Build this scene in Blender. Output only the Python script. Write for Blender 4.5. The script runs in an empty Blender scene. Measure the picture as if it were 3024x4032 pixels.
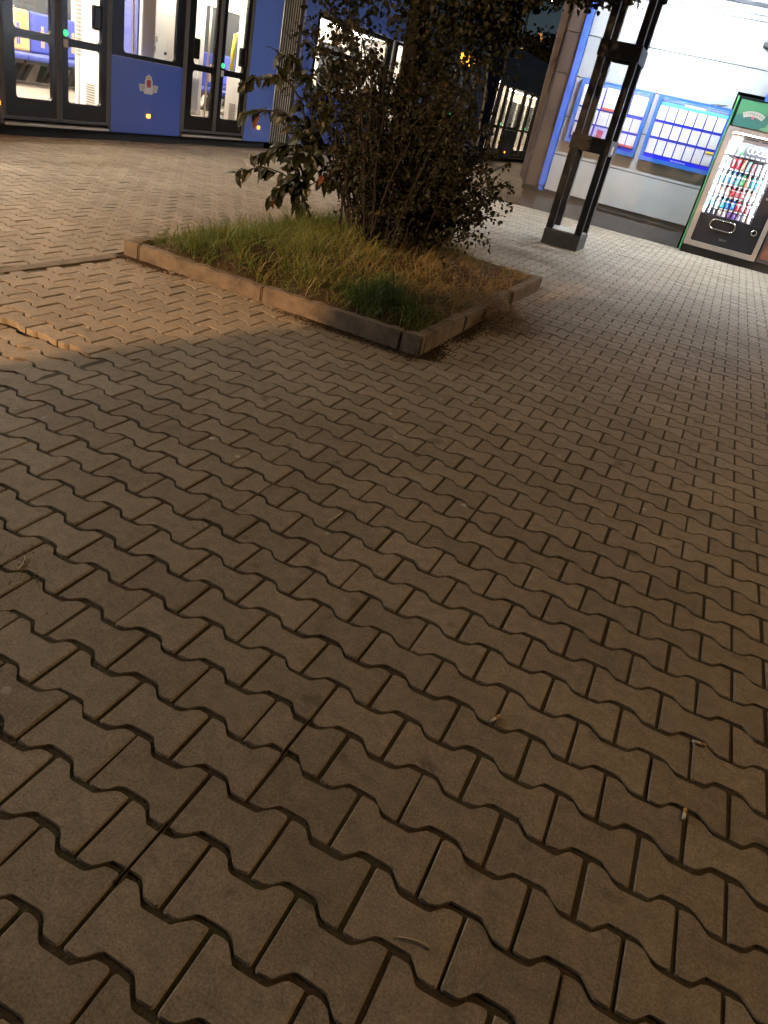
import bpy, bmesh, math, random
import numpy as np
from mathutils import Vector, Matrix
random.seed(7); rng = np.random.default_rng(7)
S = bpy.context.scene
COL = S.collection
PI = math.pi

# ------------------------------------------------------------------ camera
F_PX, W0, H0 = 2851.968, 3024, 4032
YAW, PITCH, ROLL = -0.31213087, 0.51714700, 0.23598697
CAM = np.array([0.74493666, -0.85557283, 1.34755778])
def cam_axes():
    f = np.array([math.sin(YAW)*math.cos(PITCH), math.cos(YAW)*math.cos(PITCH), -math.sin(PITCH)])
    r = np.array([math.cos(YAW), -math.sin(YAW), 0.0]); u = np.cross(r, f)
    c, s = math.cos(ROLL), math.sin(ROLL)
    return c*r + s*u, -s*r + c*u, f
AR, AU, AF = cam_axes()
def ray(u, v): return AR*((u-W0/2)/F_PX) - AU*((v-H0/2)/F_PX) + AF
def at_x(u, v, x): d = ray(u, v); return CAM + d*((x-CAM[0])/d[0])
def at_y(u, v, y): d = ray(u, v); return CAM + d*((y-CAM[1])/d[1])
def at_z(u, v, z=0.0): d = ray(u, v); return CAM + d*((z-CAM[2])/d[2])

cd = bpy.data.cameras.new('camera'); cam = bpy.data.objects.new('camera', cd); COL.objects.link(cam)
M = Matrix.Identity(4)
for i in range(3):
    M[i][0], M[i][1], M[i][2], M[i][3] = AR[i], AU[i], -AF[i], CAM[i]
cam.matrix_world = M
cd.sensor_fit = 'VERTICAL'; cd.sensor_height = 24.0; cd.lens = 24.0*F_PX/H0
cd.clip_start = 0.05; cd.clip_end = 600
S.camera = cam
S.render.resolution_x, S.render.resolution_y = 768, 1024

# ------------------------------------------------------------------ helpers
class MB:
    def __init__(s): s.v = []; s.f = []
    def add(s, vs, fs):
        o = len(s.v); s.v += [tuple(map(float, p)) for p in vs]; s.f += [tuple(o+i for i in f) for f in fs]; return s
    def box(s, x0, x1, y0, y1, z0, z1):
        return s.add([(x0,y0,z0),(x1,y0,z0),(x1,y1,z0),(x0,y1,z0),(x0,y0,z1),(x1,y0,z1),(x1,y1,z1),(x0,y1,z1)],
                     [(0,3,2,1),(4,5,6,7),(0,1,5,4),(1,2,6,5),(2,3,7,6),(3,0,4,7)])
    def bbox(s, x0, x1, y0, y1, z0, z1, b=0.008):
        bm = bmesh.new(); bmesh.ops.create_cube(bm, size=1)
        for v in bm.verts:
            v.co = Vector(((x0+x1)/2+v.co.x*(x1-x0), (y0+y1)/2+v.co.y*(y1-y0), (z0+z1)/2+v.co.z*(z1-z0)))
        bmesh.ops.bevel(bm, geom=bm.edges[:], offset=b, segments=2, affect='EDGES', profile=0.6)
        bm.verts.index_update(); s.add([v.co[:] for v in bm.verts], [[v.index for v in f.verts] for f in bm.faces]); bm.free(); return s
    def tube(s, pts, rad, n=8, cap=True):
        pts = [np.array(p, float) for p in pts]
        if not hasattr(rad, '__len__'): rad = [rad]*len(pts)
        o = len(s.v); prev = None
        for i, p in enumerate(pts):
            a = pts[max(i-1, 0)]; b = pts[min(i+1, len(pts)-1)]; t = b-a; t = t/(np.linalg.norm(t)+1e-9)
            if prev is None:
                ref = np.array([0, 0, 1.0]) if abs(t[2]) < .9 else np.array([1.0, 0, 0])
                e1 = np.cross(t, ref)
            else:
                e1 = prev - t*np.dot(prev, t)
            e1 = e1/(np.linalg.norm(e1)+1e-9); e2 = np.cross(t, e1); prev = e1
            for k in range(n):
                an = 2*PI*k/n; s.v.append(tuple(p + rad[i]*(math.cos(an)*e1 + math.sin(an)*e2)))
        for i in range(len(pts)-1):
            for k in range(n):
                s.f.append((o+i*n+k, o+i*n+(k+1) % n, o+(i+1)*n+(k+1) % n, o+(i+1)*n+k))
        if cap:
            s.f.append(tuple(o+k for k in range(n))[::-1]); m = o+(len(pts)-1)*n; s.f.append(tuple(m+k for k in range(n)))
        return s
    def prism(s, poly, axis, a, b):
        """poly 2-D in the plane across axis ('x': (y,z); 'y': (x,z); 'z': (x,y))"""
        def p3(p, t): return {'x': (t, p[0], p[1]), 'y': (p[0], t, p[1]), 'z': (p[0], p[1], t)}[axis]
        n = len(poly)
        s.add([p3(p, a) for p in poly] + [p3(p, b) for p in poly],
              [tuple(range(n))[::-1], tuple(range(n, 2*n))] + [(i, (i+1) % n, n+(i+1) % n, n+i) for i in range(n)])
        return s
    def lathe(s, c, prof, n=12):
        o = len(s.v)
        for r, z in prof:
            for k in range(n): s.v.append((c[0]+r*math.cos(2*PI*k/n), c[1]+r*math.sin(2*PI*k/n), c[2]+z))
        for i in range(len(prof)-1):
            for k in range(n): s.f.append((o+i*n+k, o+i*n+(k+1) % n, o+(i+1)*n+(k+1) % n, o+(i+1)*n+k))
        s.f.append(tuple(o+k for k in range(n))[::-1]); m = o+(len(prof)-1)*n; s.f.append(tuple(m+k for k in range(n)))
        return s
    def ring_hole(s, axis, a, b, outer, inner, r, n=4):
        """rectangular slab (outer = u0,u1,w0,w1) with a rounded rectangular hole, thickness a..b along axis"""
        u0, u1, w0, w1 = outer; i0, i1, j0, j1 = inner
        inn, out = [], []
        for cu, cw, a0, (ou, ow) in ((i1-r, j1-r, 0, (u1, w1)), (i0+r, j1-r, 90, (u0, w1)), (i0+r, j0+r, 180, (u0, w0)), (i1-r, j0+r, 270, (u1, w0))):
            for k in range(n+1):
                t = math.radians(a0+90*k/n); inn.append((cu+r*math.cos(t), cw+r*math.sin(t))); out.append((ou, ow))
        def p3(p, t): return {'x': (t, p[0], p[1]), 'y': (p[0], t, p[1])}[axis]
        m = len(inn)
        vs = [p3(p, a) for p in inn]+[p3(p, a) for p in out]+[p3(p, b) for p in inn]+[p3(p, b) for p in out]
        fs = []
        for i in range(m):
            j = (i+1) % m
            fs.append((i, j, m+j, m+i) if out[i] != out[j] else (i, j, m+i))
            fs.append((2*m+j, 2*m+i, 3*m+i, 3*m+j) if out[i] != out[j] else (2*m+j, 2*m+i, 3*m+i))
            fs.append((j, i, 2*m+i, 2*m+j))
            if out[i] != out[j]: fs.append((m+i, m+j, 3*m+j, 3*m+i))
        return s.add(vs, fs)
    def build(s, name, mat, parent=None, smooth=False):
        me = bpy.data.meshes.new(name); me.from_pydata(s.v, [], s.f); me.validate()
        bm = bmesh.new(); bm.from_mesh(me); bmesh.ops.recalc_face_normals(bm, faces=bm.faces[:]); bm.to_mesh(me); bm.free()
        if smooth:
            me.polygons.foreach_set('use_smooth', [True]*len(me.polygons))
        me.materials.append(mat)
        o = bpy.data.objects.new(name, me); COL.objects.link(o)
        if parent is not None: child(o, parent)
        return o
def child(o, parent):
    o.parent = parent
    o.matrix_parent_inverse = Matrix.Translation(-world_loc(parent))
def world_loc(o):
    l = Vector(o.location)
    return l
def np_mesh(name, verts, polys_idx, per, mat, attrs=None, parent=None):
    """verts (N,3); polys_idx flat loop indices; per = verts per polygon (array)"""
    me = bpy.data.meshes.new(name)
    me.vertices.add(len(verts)); me.vertices.foreach_set('co', np.asarray(verts, np.float32).ravel())
    per = np.asarray(per, np.int32); st = np.concatenate([[0], np.cumsum(per)[:-1]]).astype(np.int32)
    me.loops.add(len(polys_idx)); me.loops.foreach_set('vertex_index', np.asarray(polys_idx, np.int32))
    me.polygons.add(len(per)); me.polygons.foreach_set('loop_start', st)
    me.update(calc_edges=True); me.validate(); me.polygons.foreach_set('use_smooth', [False]*len(me.polygons))
    for k, a in (attrs or {}).items():
        at = me.attributes.new(k, 'FLOAT', 'POINT'); at.data.foreach_set('value', np.asarray(a, np.float32))
    me.materials.append(mat)
    o = bpy.data.objects.new(name, me); COL.objects.link(o)
    if parent is not None: child(o, parent)
    return o
def tag(o, label=None, cat=None, group=None, kind=None):
    if label: o['label'] = label
    if cat: o['category'] = cat
    if group: o['group'] = group
    if kind: o['kind'] = kind
    return o
def thing(name, loc, label, cat, group=None):
    o = bpy.data.objects.new(name, None); o.location = loc; o.empty_display_size = .1; COL.objects.link(o)
    return tag(o, label, cat, group)

# ------------------------------------------------------------------ materials
def mat(name, col, rough=.6, metal=0, spec=.5, emit=None, es=0, coat=0, noise=None, bump=None, trans=0):
    m = bpy.data.materials.new(name); m.use_nodes = True; nt = m.node_tree; b = nt.nodes['Principled BSDF']
    b.inputs['Base Color'].default_value = (*col, 1); b.inputs['Roughness'].default_value = rough
    b.inputs['Metallic'].default_value = metal; b.inputs['Specular IOR Level'].default_value = spec
    b.inputs['Coat Weight'].default_value = coat
    if emit: b.inputs['Emission Color'].default_value = (*emit, 1); b.inputs['Emission Strength'].default_value = es
    if noise:
        sc, amt = noise
        tc = nt.nodes.new('ShaderNodeTexCoord'); n = nt.nodes.new('ShaderNodeTexNoise'); n.inputs['Scale'].default_value = sc
        n.inputs['Detail'].default_value = 6; n.inputs['Roughness'].default_value = .65
        r = nt.nodes.new('ShaderNodeMapRange'); r.inputs[1].default_value = .3; r.inputs[2].default_value = .7
        r.inputs[3].default_value = 1-amt; r.inputs[4].default_value = 1+amt
        mx = nt.nodes.new('ShaderNodeVectorMath'); mx.operation = 'SCALE'; mx.inputs[0].default_value = col
        nt.links.new(tc.outputs['Object'], n.inputs['Vector']); nt.links.new(n.outputs['Fac'], r.inputs[0])
        nt.links.new(r.outputs[0], mx.inputs['Scale']); nt.links.new(mx.outputs[0], b.inputs['Base Color'])
        r2 = nt.nodes.new('ShaderNodeMapRange'); r2.inputs[3].default_value = max(rough-.12, .02); r2.inputs[4].default_value = min(rough+.12, 1)
        nt.links.new(n.outputs['Fac'], r2.inputs[0]); nt.links.new(r2.outputs[0], b.inputs['Roughness'])
    if bump:
        sc, st = bump
        tc = nt.nodes.new('ShaderNodeTexCoord'); n = nt.nodes.new('ShaderNodeTexNoise'); n.inputs['Scale'].default_value = sc; n.inputs['Detail'].default_value = 5
        bp = nt.nodes.new('ShaderNodeBump'); bp.inputs['Strength'].default_value = st; bp.inputs['Distance'].default_value = .01
        nt.links.new(tc.outputs['Object'], n.inputs['Vector']); nt.links.new(n.outputs['Fac'], bp.inputs['Height']); nt.links.new(bp.outputs[0], b.inputs['Normal'])
    return m
def glass_mat(name, tint=(1, 1, 1), refl=.08):
    m = bpy.data.materials.new(name); m.use_nodes = True; nt = m.node_tree; nt.nodes.clear()
    o = nt.nodes.new('ShaderNodeOutputMaterial'); mx = nt.nodes.new('ShaderNodeMixShader'); t = nt.nodes.new('ShaderNodeBsdfTransparent')
    g = nt.nodes.new('ShaderNodeBsdfGlossy'); g.inputs['Roughness'].default_value = .03; t.inputs['Color'].default_value = (*tint, 1)
    fr = nt.nodes.new('ShaderNodeLayerWeight'); fr.inputs['Blend'].default_value = .12
    ma = nt.nodes.new('ShaderNodeMath'); ma.operation = 'MULTIPLY_ADD'; ma.inputs[1].default_value = .7; ma.inputs[2].default_value = refl*.5
    nt.links.new(fr.outputs['Fresnel'], ma.inputs[0]); nt.links.new(ma.outputs[0], mx.inputs[0]); nt.links.new(t.outputs[0], mx.inputs[1]); nt.links.new(g.outputs[0], mx.inputs[2]); nt.links.new(mx.outputs[0], o.inputs[0])
    return m
def attr_ramp_mat(name, stops, rough=.55, translucent=.0, spec=.4, bump=None):
    """colour from the float attribute 'tint' through a ramp"""
    m = bpy.data.materials.new(name); m.use_nodes = True; nt = m.node_tree; b = nt.nodes['Principled BSDF']
    a = nt.nodes.new('ShaderNodeAttribute'); a.attribute_name = 'tint'; r = nt.nodes.new('ShaderNodeValToRGB')
    while len(r.color_ramp.elements) < len(stops): r.color_ramp.elements.new(.5)
    for e, (p, c) in zip(r.color_ramp.elements, stops): e.position = p; e.color = (*c, 1)
    nt.links.new(a.outputs['Fac'], r.inputs[0]); nt.links.new(r.outputs[0], b.inputs['Base Color'])
    b.inputs['Roughness'].default_value = rough; b.inputs['Specular IOR Level'].default_value = spec
    if translucent:
        out = nt.nodes['Material Output']; mx = nt.nodes.new('ShaderNodeMixShader'); tr = nt.nodes.new('ShaderNodeBsdfTranslucent')
        mx.inputs[0].default_value = translucent; nt.links.new(r.outputs[0], tr.inputs['Color'])
        nt.links.new(b.outputs[0], mx.inputs[1]); nt.links.new(tr.outputs[0], mx.inputs[2]); nt.links.new(mx.outputs[0], out.inputs[0])
    return m

def paver_material():
    m = bpy.data.materials.new('paver_concrete'); m.use_nodes = True; nt = m.node_tree; b = nt.nodes['Principled BSDF']; L = nt.links.new
    tc = nt.nodes.new('ShaderNodeTexCoord'); at = nt.nodes.new('ShaderNodeAttribute'); at.attribute_name = 'tint'
    def noise(sc, det=4, ro=.6):
        n = nt.nodes.new('ShaderNodeTexNoise'); n.inputs['Scale'].default_value = sc; n.inputs['Detail'].default_value = det; n.inputs['Roughness'].default_value = ro
        L(tc.outputs['Object'], n.inputs['Vector']); return n
    def rng_(src, a, b_, c, d):
        r = nt.nodes.new('ShaderNodeMapRange'); r.inputs[1].default_value = a; r.inputs[2].default_value = b_; r.inputs[3].default_value = c; r.inputs[4].default_value = d; L(src, r.inputs[0]); return r.outputs[0]
    def mul(a, b_):
        x = nt.nodes.new('ShaderNodeMath'); x.operation = 'MULTIPLY'; L(a, x.inputs[0]); L(b_, x.inputs[1]); return x.outputs[0]
    fine = noise(190, 4, .75); med = noise(22, 6, .65); big = noise(1.1, 4, .55); spots = noise(9, 2, .4)
    v = mul(rng_(at.outputs['Fac'], 0, 1, .86, 1.10), rng_(fine.outputs['Fac'], .3, .7, .58, 1.42))
    v = mul(v, rng_(med.outputs['Fac'], .3, .7, .88, 1.10)); v = mul(v, rng_(big.outputs['Fac'], .35, .65, .88, 1.08))
    v = mul(v, rng_(spots.outputs['Fac'], .24, .33, .62, 1.0))
    # a few pale gum spots and grains
    vo = nt.nodes.new('ShaderNodeTexVoronoi'); vo.inputs['Scale'].default_value = 2.6; L(tc.outputs['Object'], vo.inputs['Vector'])
    nz = noise(45, 3); dd = nt.nodes.new('ShaderNodeMath'); dd.operation = 'MULTIPLY_ADD'; dd.inputs[1].default_value = .03; L(nz.outputs['Fac'], dd.inputs[0]); L(vo.outputs['Distance'], dd.inputs[2])
    gum = rng_(dd.outputs[0], .045, .055, 1, 0)
    col = nt.nodes.new('ShaderNodeMixRGB'); col.inputs[1].default_value = (.255, .222, .172, 1); col.inputs[2].default_value = (.30, .25, .192, 1); L(rng_(med.outputs['Fac'], .35, .65, 0, 1), col.inputs[0])
    sc = nt.nodes.new('ShaderNodeVectorMath'); sc.operation = 'SCALE'; L(col.outputs[0], sc.inputs[0]); L(v, sc.inputs['Scale'])
    gm = nt.nodes.new('ShaderNodeMixRGB'); gm.inputs[2].default_value = (.085, .08, .072, 1); L(mul(gum, rng_(big.outputs['Fac'], .48, .52, 0, .75)), gm.inputs[0]); L(sc.outputs[0], gm.inputs[1])
    # pale grains of aggregate
    vg = nt.nodes.new('ShaderNodeTexVoronoi'); vg.inputs['Scale'].default_value = 95; L(tc.outputs['Object'], vg.inputs['Vector'])
    gr = nt.nodes.new('ShaderNodeMixRGB'); gr.inputs[2].default_value = (.52, .48, .42, 1); L(mul(rng_(vg.outputs['Distance'], .10, .16, 1, 0), rng_(noise(31, 2).outputs['Fac'], .56, .6, 0, .8)), gr.inputs[0]); L(gm.outputs[0], gr.inputs[1])
    vp_ = nt.nodes.new('ShaderNodeTexVoronoi'); vp_.inputs['Scale'].default_value = 5.5; L(tc.outputs['Object'], vp_.inputs['Vector'])
    pd = nt.nodes.new('ShaderNodeMath'); pd.operation = 'MULTIPLY_ADD'; pd.inputs[1].default_value = .10; L(noise(60, 2).outputs['Fac'], pd.inputs[0]); L(vp_.outputs['Distance'], pd.inputs[2])
    pale = nt.nodes.new('ShaderNodeMixRGB'); pale.inputs[2].default_value = (.50, .48, .44, 1); L(mul(rng_(pd.outputs[0], .105, .125, .8, 0), rng_(noise(1.7, 2).outputs['Fac'], .50, .56, 0, 1)), pale.inputs[0]); L(gr.outputs[0], pale.inputs[1])
    L(pale.outputs[0], b.inputs['Base Color'])
    L(rng_(med.outputs['Fac'], .3, .7, .62, .85), b.inputs['Roughness']); b.inputs['Specular IOR Level'].default_value = .32
    ad = nt.nodes.new('ShaderNodeMath'); ad.operation = 'MULTIPLY_ADD'; ad.inputs[1].default_value = 2.2; L(med.outputs['Fac'], ad.inputs[0]); L(fine.outputs['Fac'], ad.inputs[2])
    bp = nt.nodes.new('ShaderNodeBump'); bp.inputs['Strength'].default_value = .55; bp.inputs['Distance'].default_value = .003; L(ad.outputs[0], bp.inputs['Height']); L(bp.outputs[0], b.inputs['Normal'])
    return m
def sand_material():
    m = bpy.data.materials.new('joint_sand'); m.use_nodes = True; nt = m.node_tree; b = nt.nodes['Principled BSDF']; L = nt.links.new
    tc = nt.nodes.new('ShaderNodeTexCoord'); n = nt.nodes.new('ShaderNodeTexNoise'); n.inputs['Scale'].default_value = 3.0; n.inputs['Detail'].default_value = 7; L(tc.outputs['Object'], n.inputs['Vector'])
    r = nt.nodes.new('ShaderNodeValToRGB'); e = r.color_ramp.elements; e[0].position = .40; e[0].color = (.058, .037, .020, 1); e[1].position = .68; e[1].color = (.050, .050, .020, 1)
    L(n.outputs['Fac'], r.inputs[0]); L(r.outputs[0], b.inputs['Base Color']); b.inputs['Roughness'].default_value = .95
    n2 = nt.nodes.new('ShaderNodeTexNoise'); n2.inputs['Scale'].default_value = 120; L(tc.outputs['Object'], n2.inputs['Vector'])
    bp = nt.nodes.new('ShaderNodeBump'); bp.inputs['Strength'].default_value = .8; bp.inputs['Distance'].default_value = .006; L(n2.outputs['Fac'], bp.inputs['Height']); L(bp.outputs[0], b.inputs['Normal'])
    return m

m_paver = paver_material(); m_sand = sand_material()
m_kerb = mat('kerb_concrete', (.165, .135, .105), .85, noise=(9, .42), bump=(90, .5), spec=.3)
m_track = mat('track_ballast', (.03, .027, .024), .95, noise=(30, .4), bump=(40, 1))
m_soil = mat('soil', (.055, .038, .022), .95, noise=(18, .4), bump=(30, 1), spec=.2)
m_white = mat('white_cladding', (.25, .265, .275), .55, noise=(2.2, .05), spec=.4)
m_joint = mat('joint_dark', (.06, .06, .06), .9)  # dark grey of the core behind the cladding gaps
m_plinth = mat('plinth_render', (.085, .08, .08), .85, noise=(6, .15), bump=(120, .4))
m_brown = mat('brown_cladding', (.042, .032, .029), .5, noise=(3, .08))
m_navy = mat('navy_trim', (.018, .022, .05), .45)
m_blue = mat('blue_metal', (.022, .095, .46), .42, coat=.2)
m_board = mat('board_blue', (.014, .088, .34), .4, coat=.2)
m_boardback = mat('board_backing', (.012, .022, .42), .35)
m_boardcyan = mat('board_cyan', (.10, .52, .85), .4)
m_paper = mat('paper', (.58, .58, .62), .8, noise=(9, .05))
m_print = mat('printed_grey', (.40, .40, .46), .8)
m_red = mat('red_print', (.45, .09, .08), .6)
m_pink = mat('pink_print', (.38, .08, .13), .6)
m_whitepaint = mat('white_print', (.85, .85, .85), .5)
m_pole = mat('dark_painted_steel', (.006, .007, .010), .55, noise=(8, .25), spec=.3)
m_postbase = mat('post_base', (.05, .052, .052), .7, noise=(10, .3), bump=(60, .4))
m_conc = mat('cast_concrete', (.34, .33, .30), .85, noise=(12, .2), bump=(80, .5))
m_greymetal = mat('grey_metal', (.30, .32, .35), .35, metal=.6)
m_frame = mat('machine_frame', (.40, .35, .31), .38, metal=.5, noise=(5, .06))
m_black = mat('black_plastic', (.012, .012, .015), .35, spec=.5)
m_dark = mat('dark_grey', (.035, .035, .038), .6)
m_green = mat('green_sheet', (.032, .14, .065), .5)
m_greenpale = mat('pale_green_print', (.085, .20, .12), .5)
m_greendark = mat('dark_green_print', (.018, .088, .075), .5)
m_banner = mat('banner_print', (.30, .27, .25), .6)
m_bannertext = mat('banner_letters', (.055, .105, .075), .6)
m_chrome = mat('chrome', (.75, .74, .72), .2, metal=1)
m_redbrown = mat('red_brown_panel', (.14, .055, .04), .4, noise=(6, .4))
m_tramblue = mat('tram_blue_paint', (.048, .092, .38), .32, spec=.5, coat=.25)
m_tramnavy = mat('tram_navy_paint', (.02, .03, .11), .4)
m_tramlight = mat('tram_pale_blue_paint', (.10, .17, .52), .32, coat=.25)
m_tramblack = mat('tram_black_frame', (.007, .006, .006), .25, spec=.3)
m_rubber = mat('grey_rubber', (.055, .055, .058), .6)
m_sill = mat('aluminium_sill', (.40, .37, .33), .45, metal=.4)
m_skirt = mat('dark_skirt', (.014, .011, .01), .8)
m_cream = mat('interior_cream', (.74, .68, .58), .5)
m_white_in = mat('interior_white', (.88, .85, .80), .45)
m_floor_in = mat('interior_floor', (.24, .20, .165), .6, noise=(20, .15))
m_darkwin = mat('night_window', (.05, .055, .06), .15, spec=.5)
m_ceil = mat('interior_ceiling', (.75, .7, .62), .6)
m_tubelight = mat('ceiling_light', (1, 1, 1), .5, emit=(1, .87, .72), es=105)
m_seatblue = mat('seat_blue', (.06, .085, .38), .7)
m_seatyellow = mat('seat_yellow', (.78, .50, .18), .7)
m_bracket = mat('seat_bracket', (.05, .045, .04), .6)
m_steel = mat('handrail_steel', (.62, .55, .47), .3, metal=.7)
m_yellow = mat('yellow_handrail', (.85, .68, .03), .4)
m_bluestrip = mat('interior_blue', (.10, .12, .40), .5)
m_vent = mat('vent_slats', (.30, .27, .24), .6)
m_glass = glass_mat('tram_glass', (.97, .98, .97), .10)
m_vglass = glass_mat('machine_glass', (1, 1, 1), .06)
m_marker = mat('amber_marker', (.8, .3, .05), .4, emit=(1, .28, .025), es=7)
m_greenlight = mat('green_button_light', (.05, .5, .2), .3, emit=(.06, .8, .28), es=1.1)
m_led = mat('amber_display', (.4, .2, 0), .5, emit=(1, .48, .02), es=5)
m_bellow_l = mat('bellows_light', (.42, .39, .31), .7)
m_bellow_d = mat('bellows_dark', (.035, .033, .03), .85)
m_trimgreen = mat('pale_trim', (.42, .48, .42), .5)
m_rail = mat('rail_steel', (.12, .10, .09), .4, metal=.7)
m_bark = mat('bark', (.011, .009, .007), .95, noise=(20, .4), bump=(25, 1), spec=.2)
m_stem = mat('stem_bark', (.016, .011, .008), .9, noise=(20, .3))
m_leaf = attr_ramp_mat('small_leaves', [(0, (.006, .009, .003)), (.45, (.014, .018, .006)), (.8, (.030, .029, .010)), (1, (.055, .033, .014))], .55, .15, .25)
m_bigleaf = attr_ramp_mat('large_leaves', [(0, (.009, .013, .005)), (.7, (.021, .027, .011)), (.93, (.038, .038, .017)), (1, (.15, .052, .02))], .45, .15)
m_grass = attr_ramp_mat('grass_blades', [(0, (.026, .060, .016)), (.3, (.080, .135, .026)), (.55, (.16, .20, .045)), (.75, (.23, .18, .065)), (1, (.34, .25, .13))], .6, .25)
m_dry = attr_ramp_mat('dry_grass_blades', [(0, (.10, .062, .03)), (.6, (.23, .16, .085)), (1, (.45, .37, .25))], .8, .15)
m_fartree = attr_ramp_mat('far_leaves', [(0, (.010, .014, .006)), (1, (.03, .035, .015))], .7, .1)
m_straw = mat('straw', (.50, .42, .30), .8)
m_butt = mat('cigarette_paper', (.70, .66, .58), .8)
m_filter = mat('cigarette_filter', (.55, .33, .13), .8)
m_sodium = mat('sodium_lens', (1, .6, .2), .4, emit=(1, .52, .13), es=60)
m_whitelens = mat('white_lens', (1, 1, 1), .4, emit=(1, .93, .8), es=60)
m_tubecool = mat('cool_tube', (1, 1, 1), .4, emit=(.86, .94, 1), es=760)
m_ledstrip = mat('machine_light', (1, 1, 1), .4, emit=(.80, .88, 1), es=600)
m_litwin = mat('lit_window', (.4, .25, .1), .5, emit=(1, .42, .12), es=.5)
m_farwall = mat('far_facade', (.025, .024, .028), .9, noise=(1, .2))

# ------------------------------------------------------------------ the pavement
PITCH_Y, LEN = 0.13641, 0.2
PL = (-2.87, -0.60, 3.25, 6.45)            # planter x0,x1,y0,y1
EDGE_X = -6.86
def outline(near):
    h, a, b = LEN/2-.0044, .0776, .0469     # half length, half height at the ends, at the waist
    top = [(-h, a), (-.063, a), (-.036, b), (.036, b), (.063, a), (h, a)]
    if near:                                 # round the corners a little
        def corner(p, q, r, d):
            p, q, r = map(np.array, (p, q, r)); u = (p-q)/np.linalg.norm(p-q); w = (r-q)/np.linalg.norm(r-q)
            return [tuple(q+u*d), tuple(q+(u+w)*d*.22), tuple(q+w*d)]
        full = top + [(x, -y) for x, y in top[::-1]]
        out = []
        for i in range(len(full)):
            out += corner(full[i-1], full[i], full[(i+1) % len(full)], .007 if abs(full[i][0]) > .09 else .010)
        pts = out
    else:
        pts = top + [(x, -y) for x, y in top[::-1]]
    return np.array(pts)[::-1]               # counter-clockwise
def sunken(x, y):
    s = np.clip((-1.62-x)/.5, 0, 1)*np.clip((1.74-y)/.06, 0, 1)*np.clip((y+.2)/1.6, 0, 1)
    return -.030*s
def undul(x, y):
    return .006*np.sin(1.3*x+.4)*np.sin(1.1*y+1)+.004*np.sin(2.9*x-1.7*y)+.003*np.sin(4.1*y+2.2*x)
split_cells = set()
for u, v in ((1167, 2907), (570, 3355), (1018, 1932), (1842, 2045), (2470, 1560)):
    g = at_z(u, v); r = round(g[1]/PITCH_Y); off = 0 if r % 2 == 0 else .5
    split_cells.add((r, round(g[0]/LEN-.5-off)))
centres = []
for r in range(-16, 236):
    y = r*PITCH_Y; off = 0 if r % 2 == 0 else .5
    x1 = 4.4 if y < 13.9 else -2.6
    for k in range(int(EDGE_X/LEN)-1, int(x1/LEN)+1):
        x = (k+.5+off)*LEN
        if x < EDGE_X-.09: continue
        if PL[0]+.04 < x < PL[1]-.04 and PL[2]+.04 < y < PL[3]-.04: continue
        if y > 13.86 and x > -2.9: continue
        if x < 2.6*1 - 3.8 - 0.0*y and y < -1.2: continue
        centres.append((x, y, 1 if (r, k) in split_cells else 0))
centres = np.array(centres)
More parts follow.
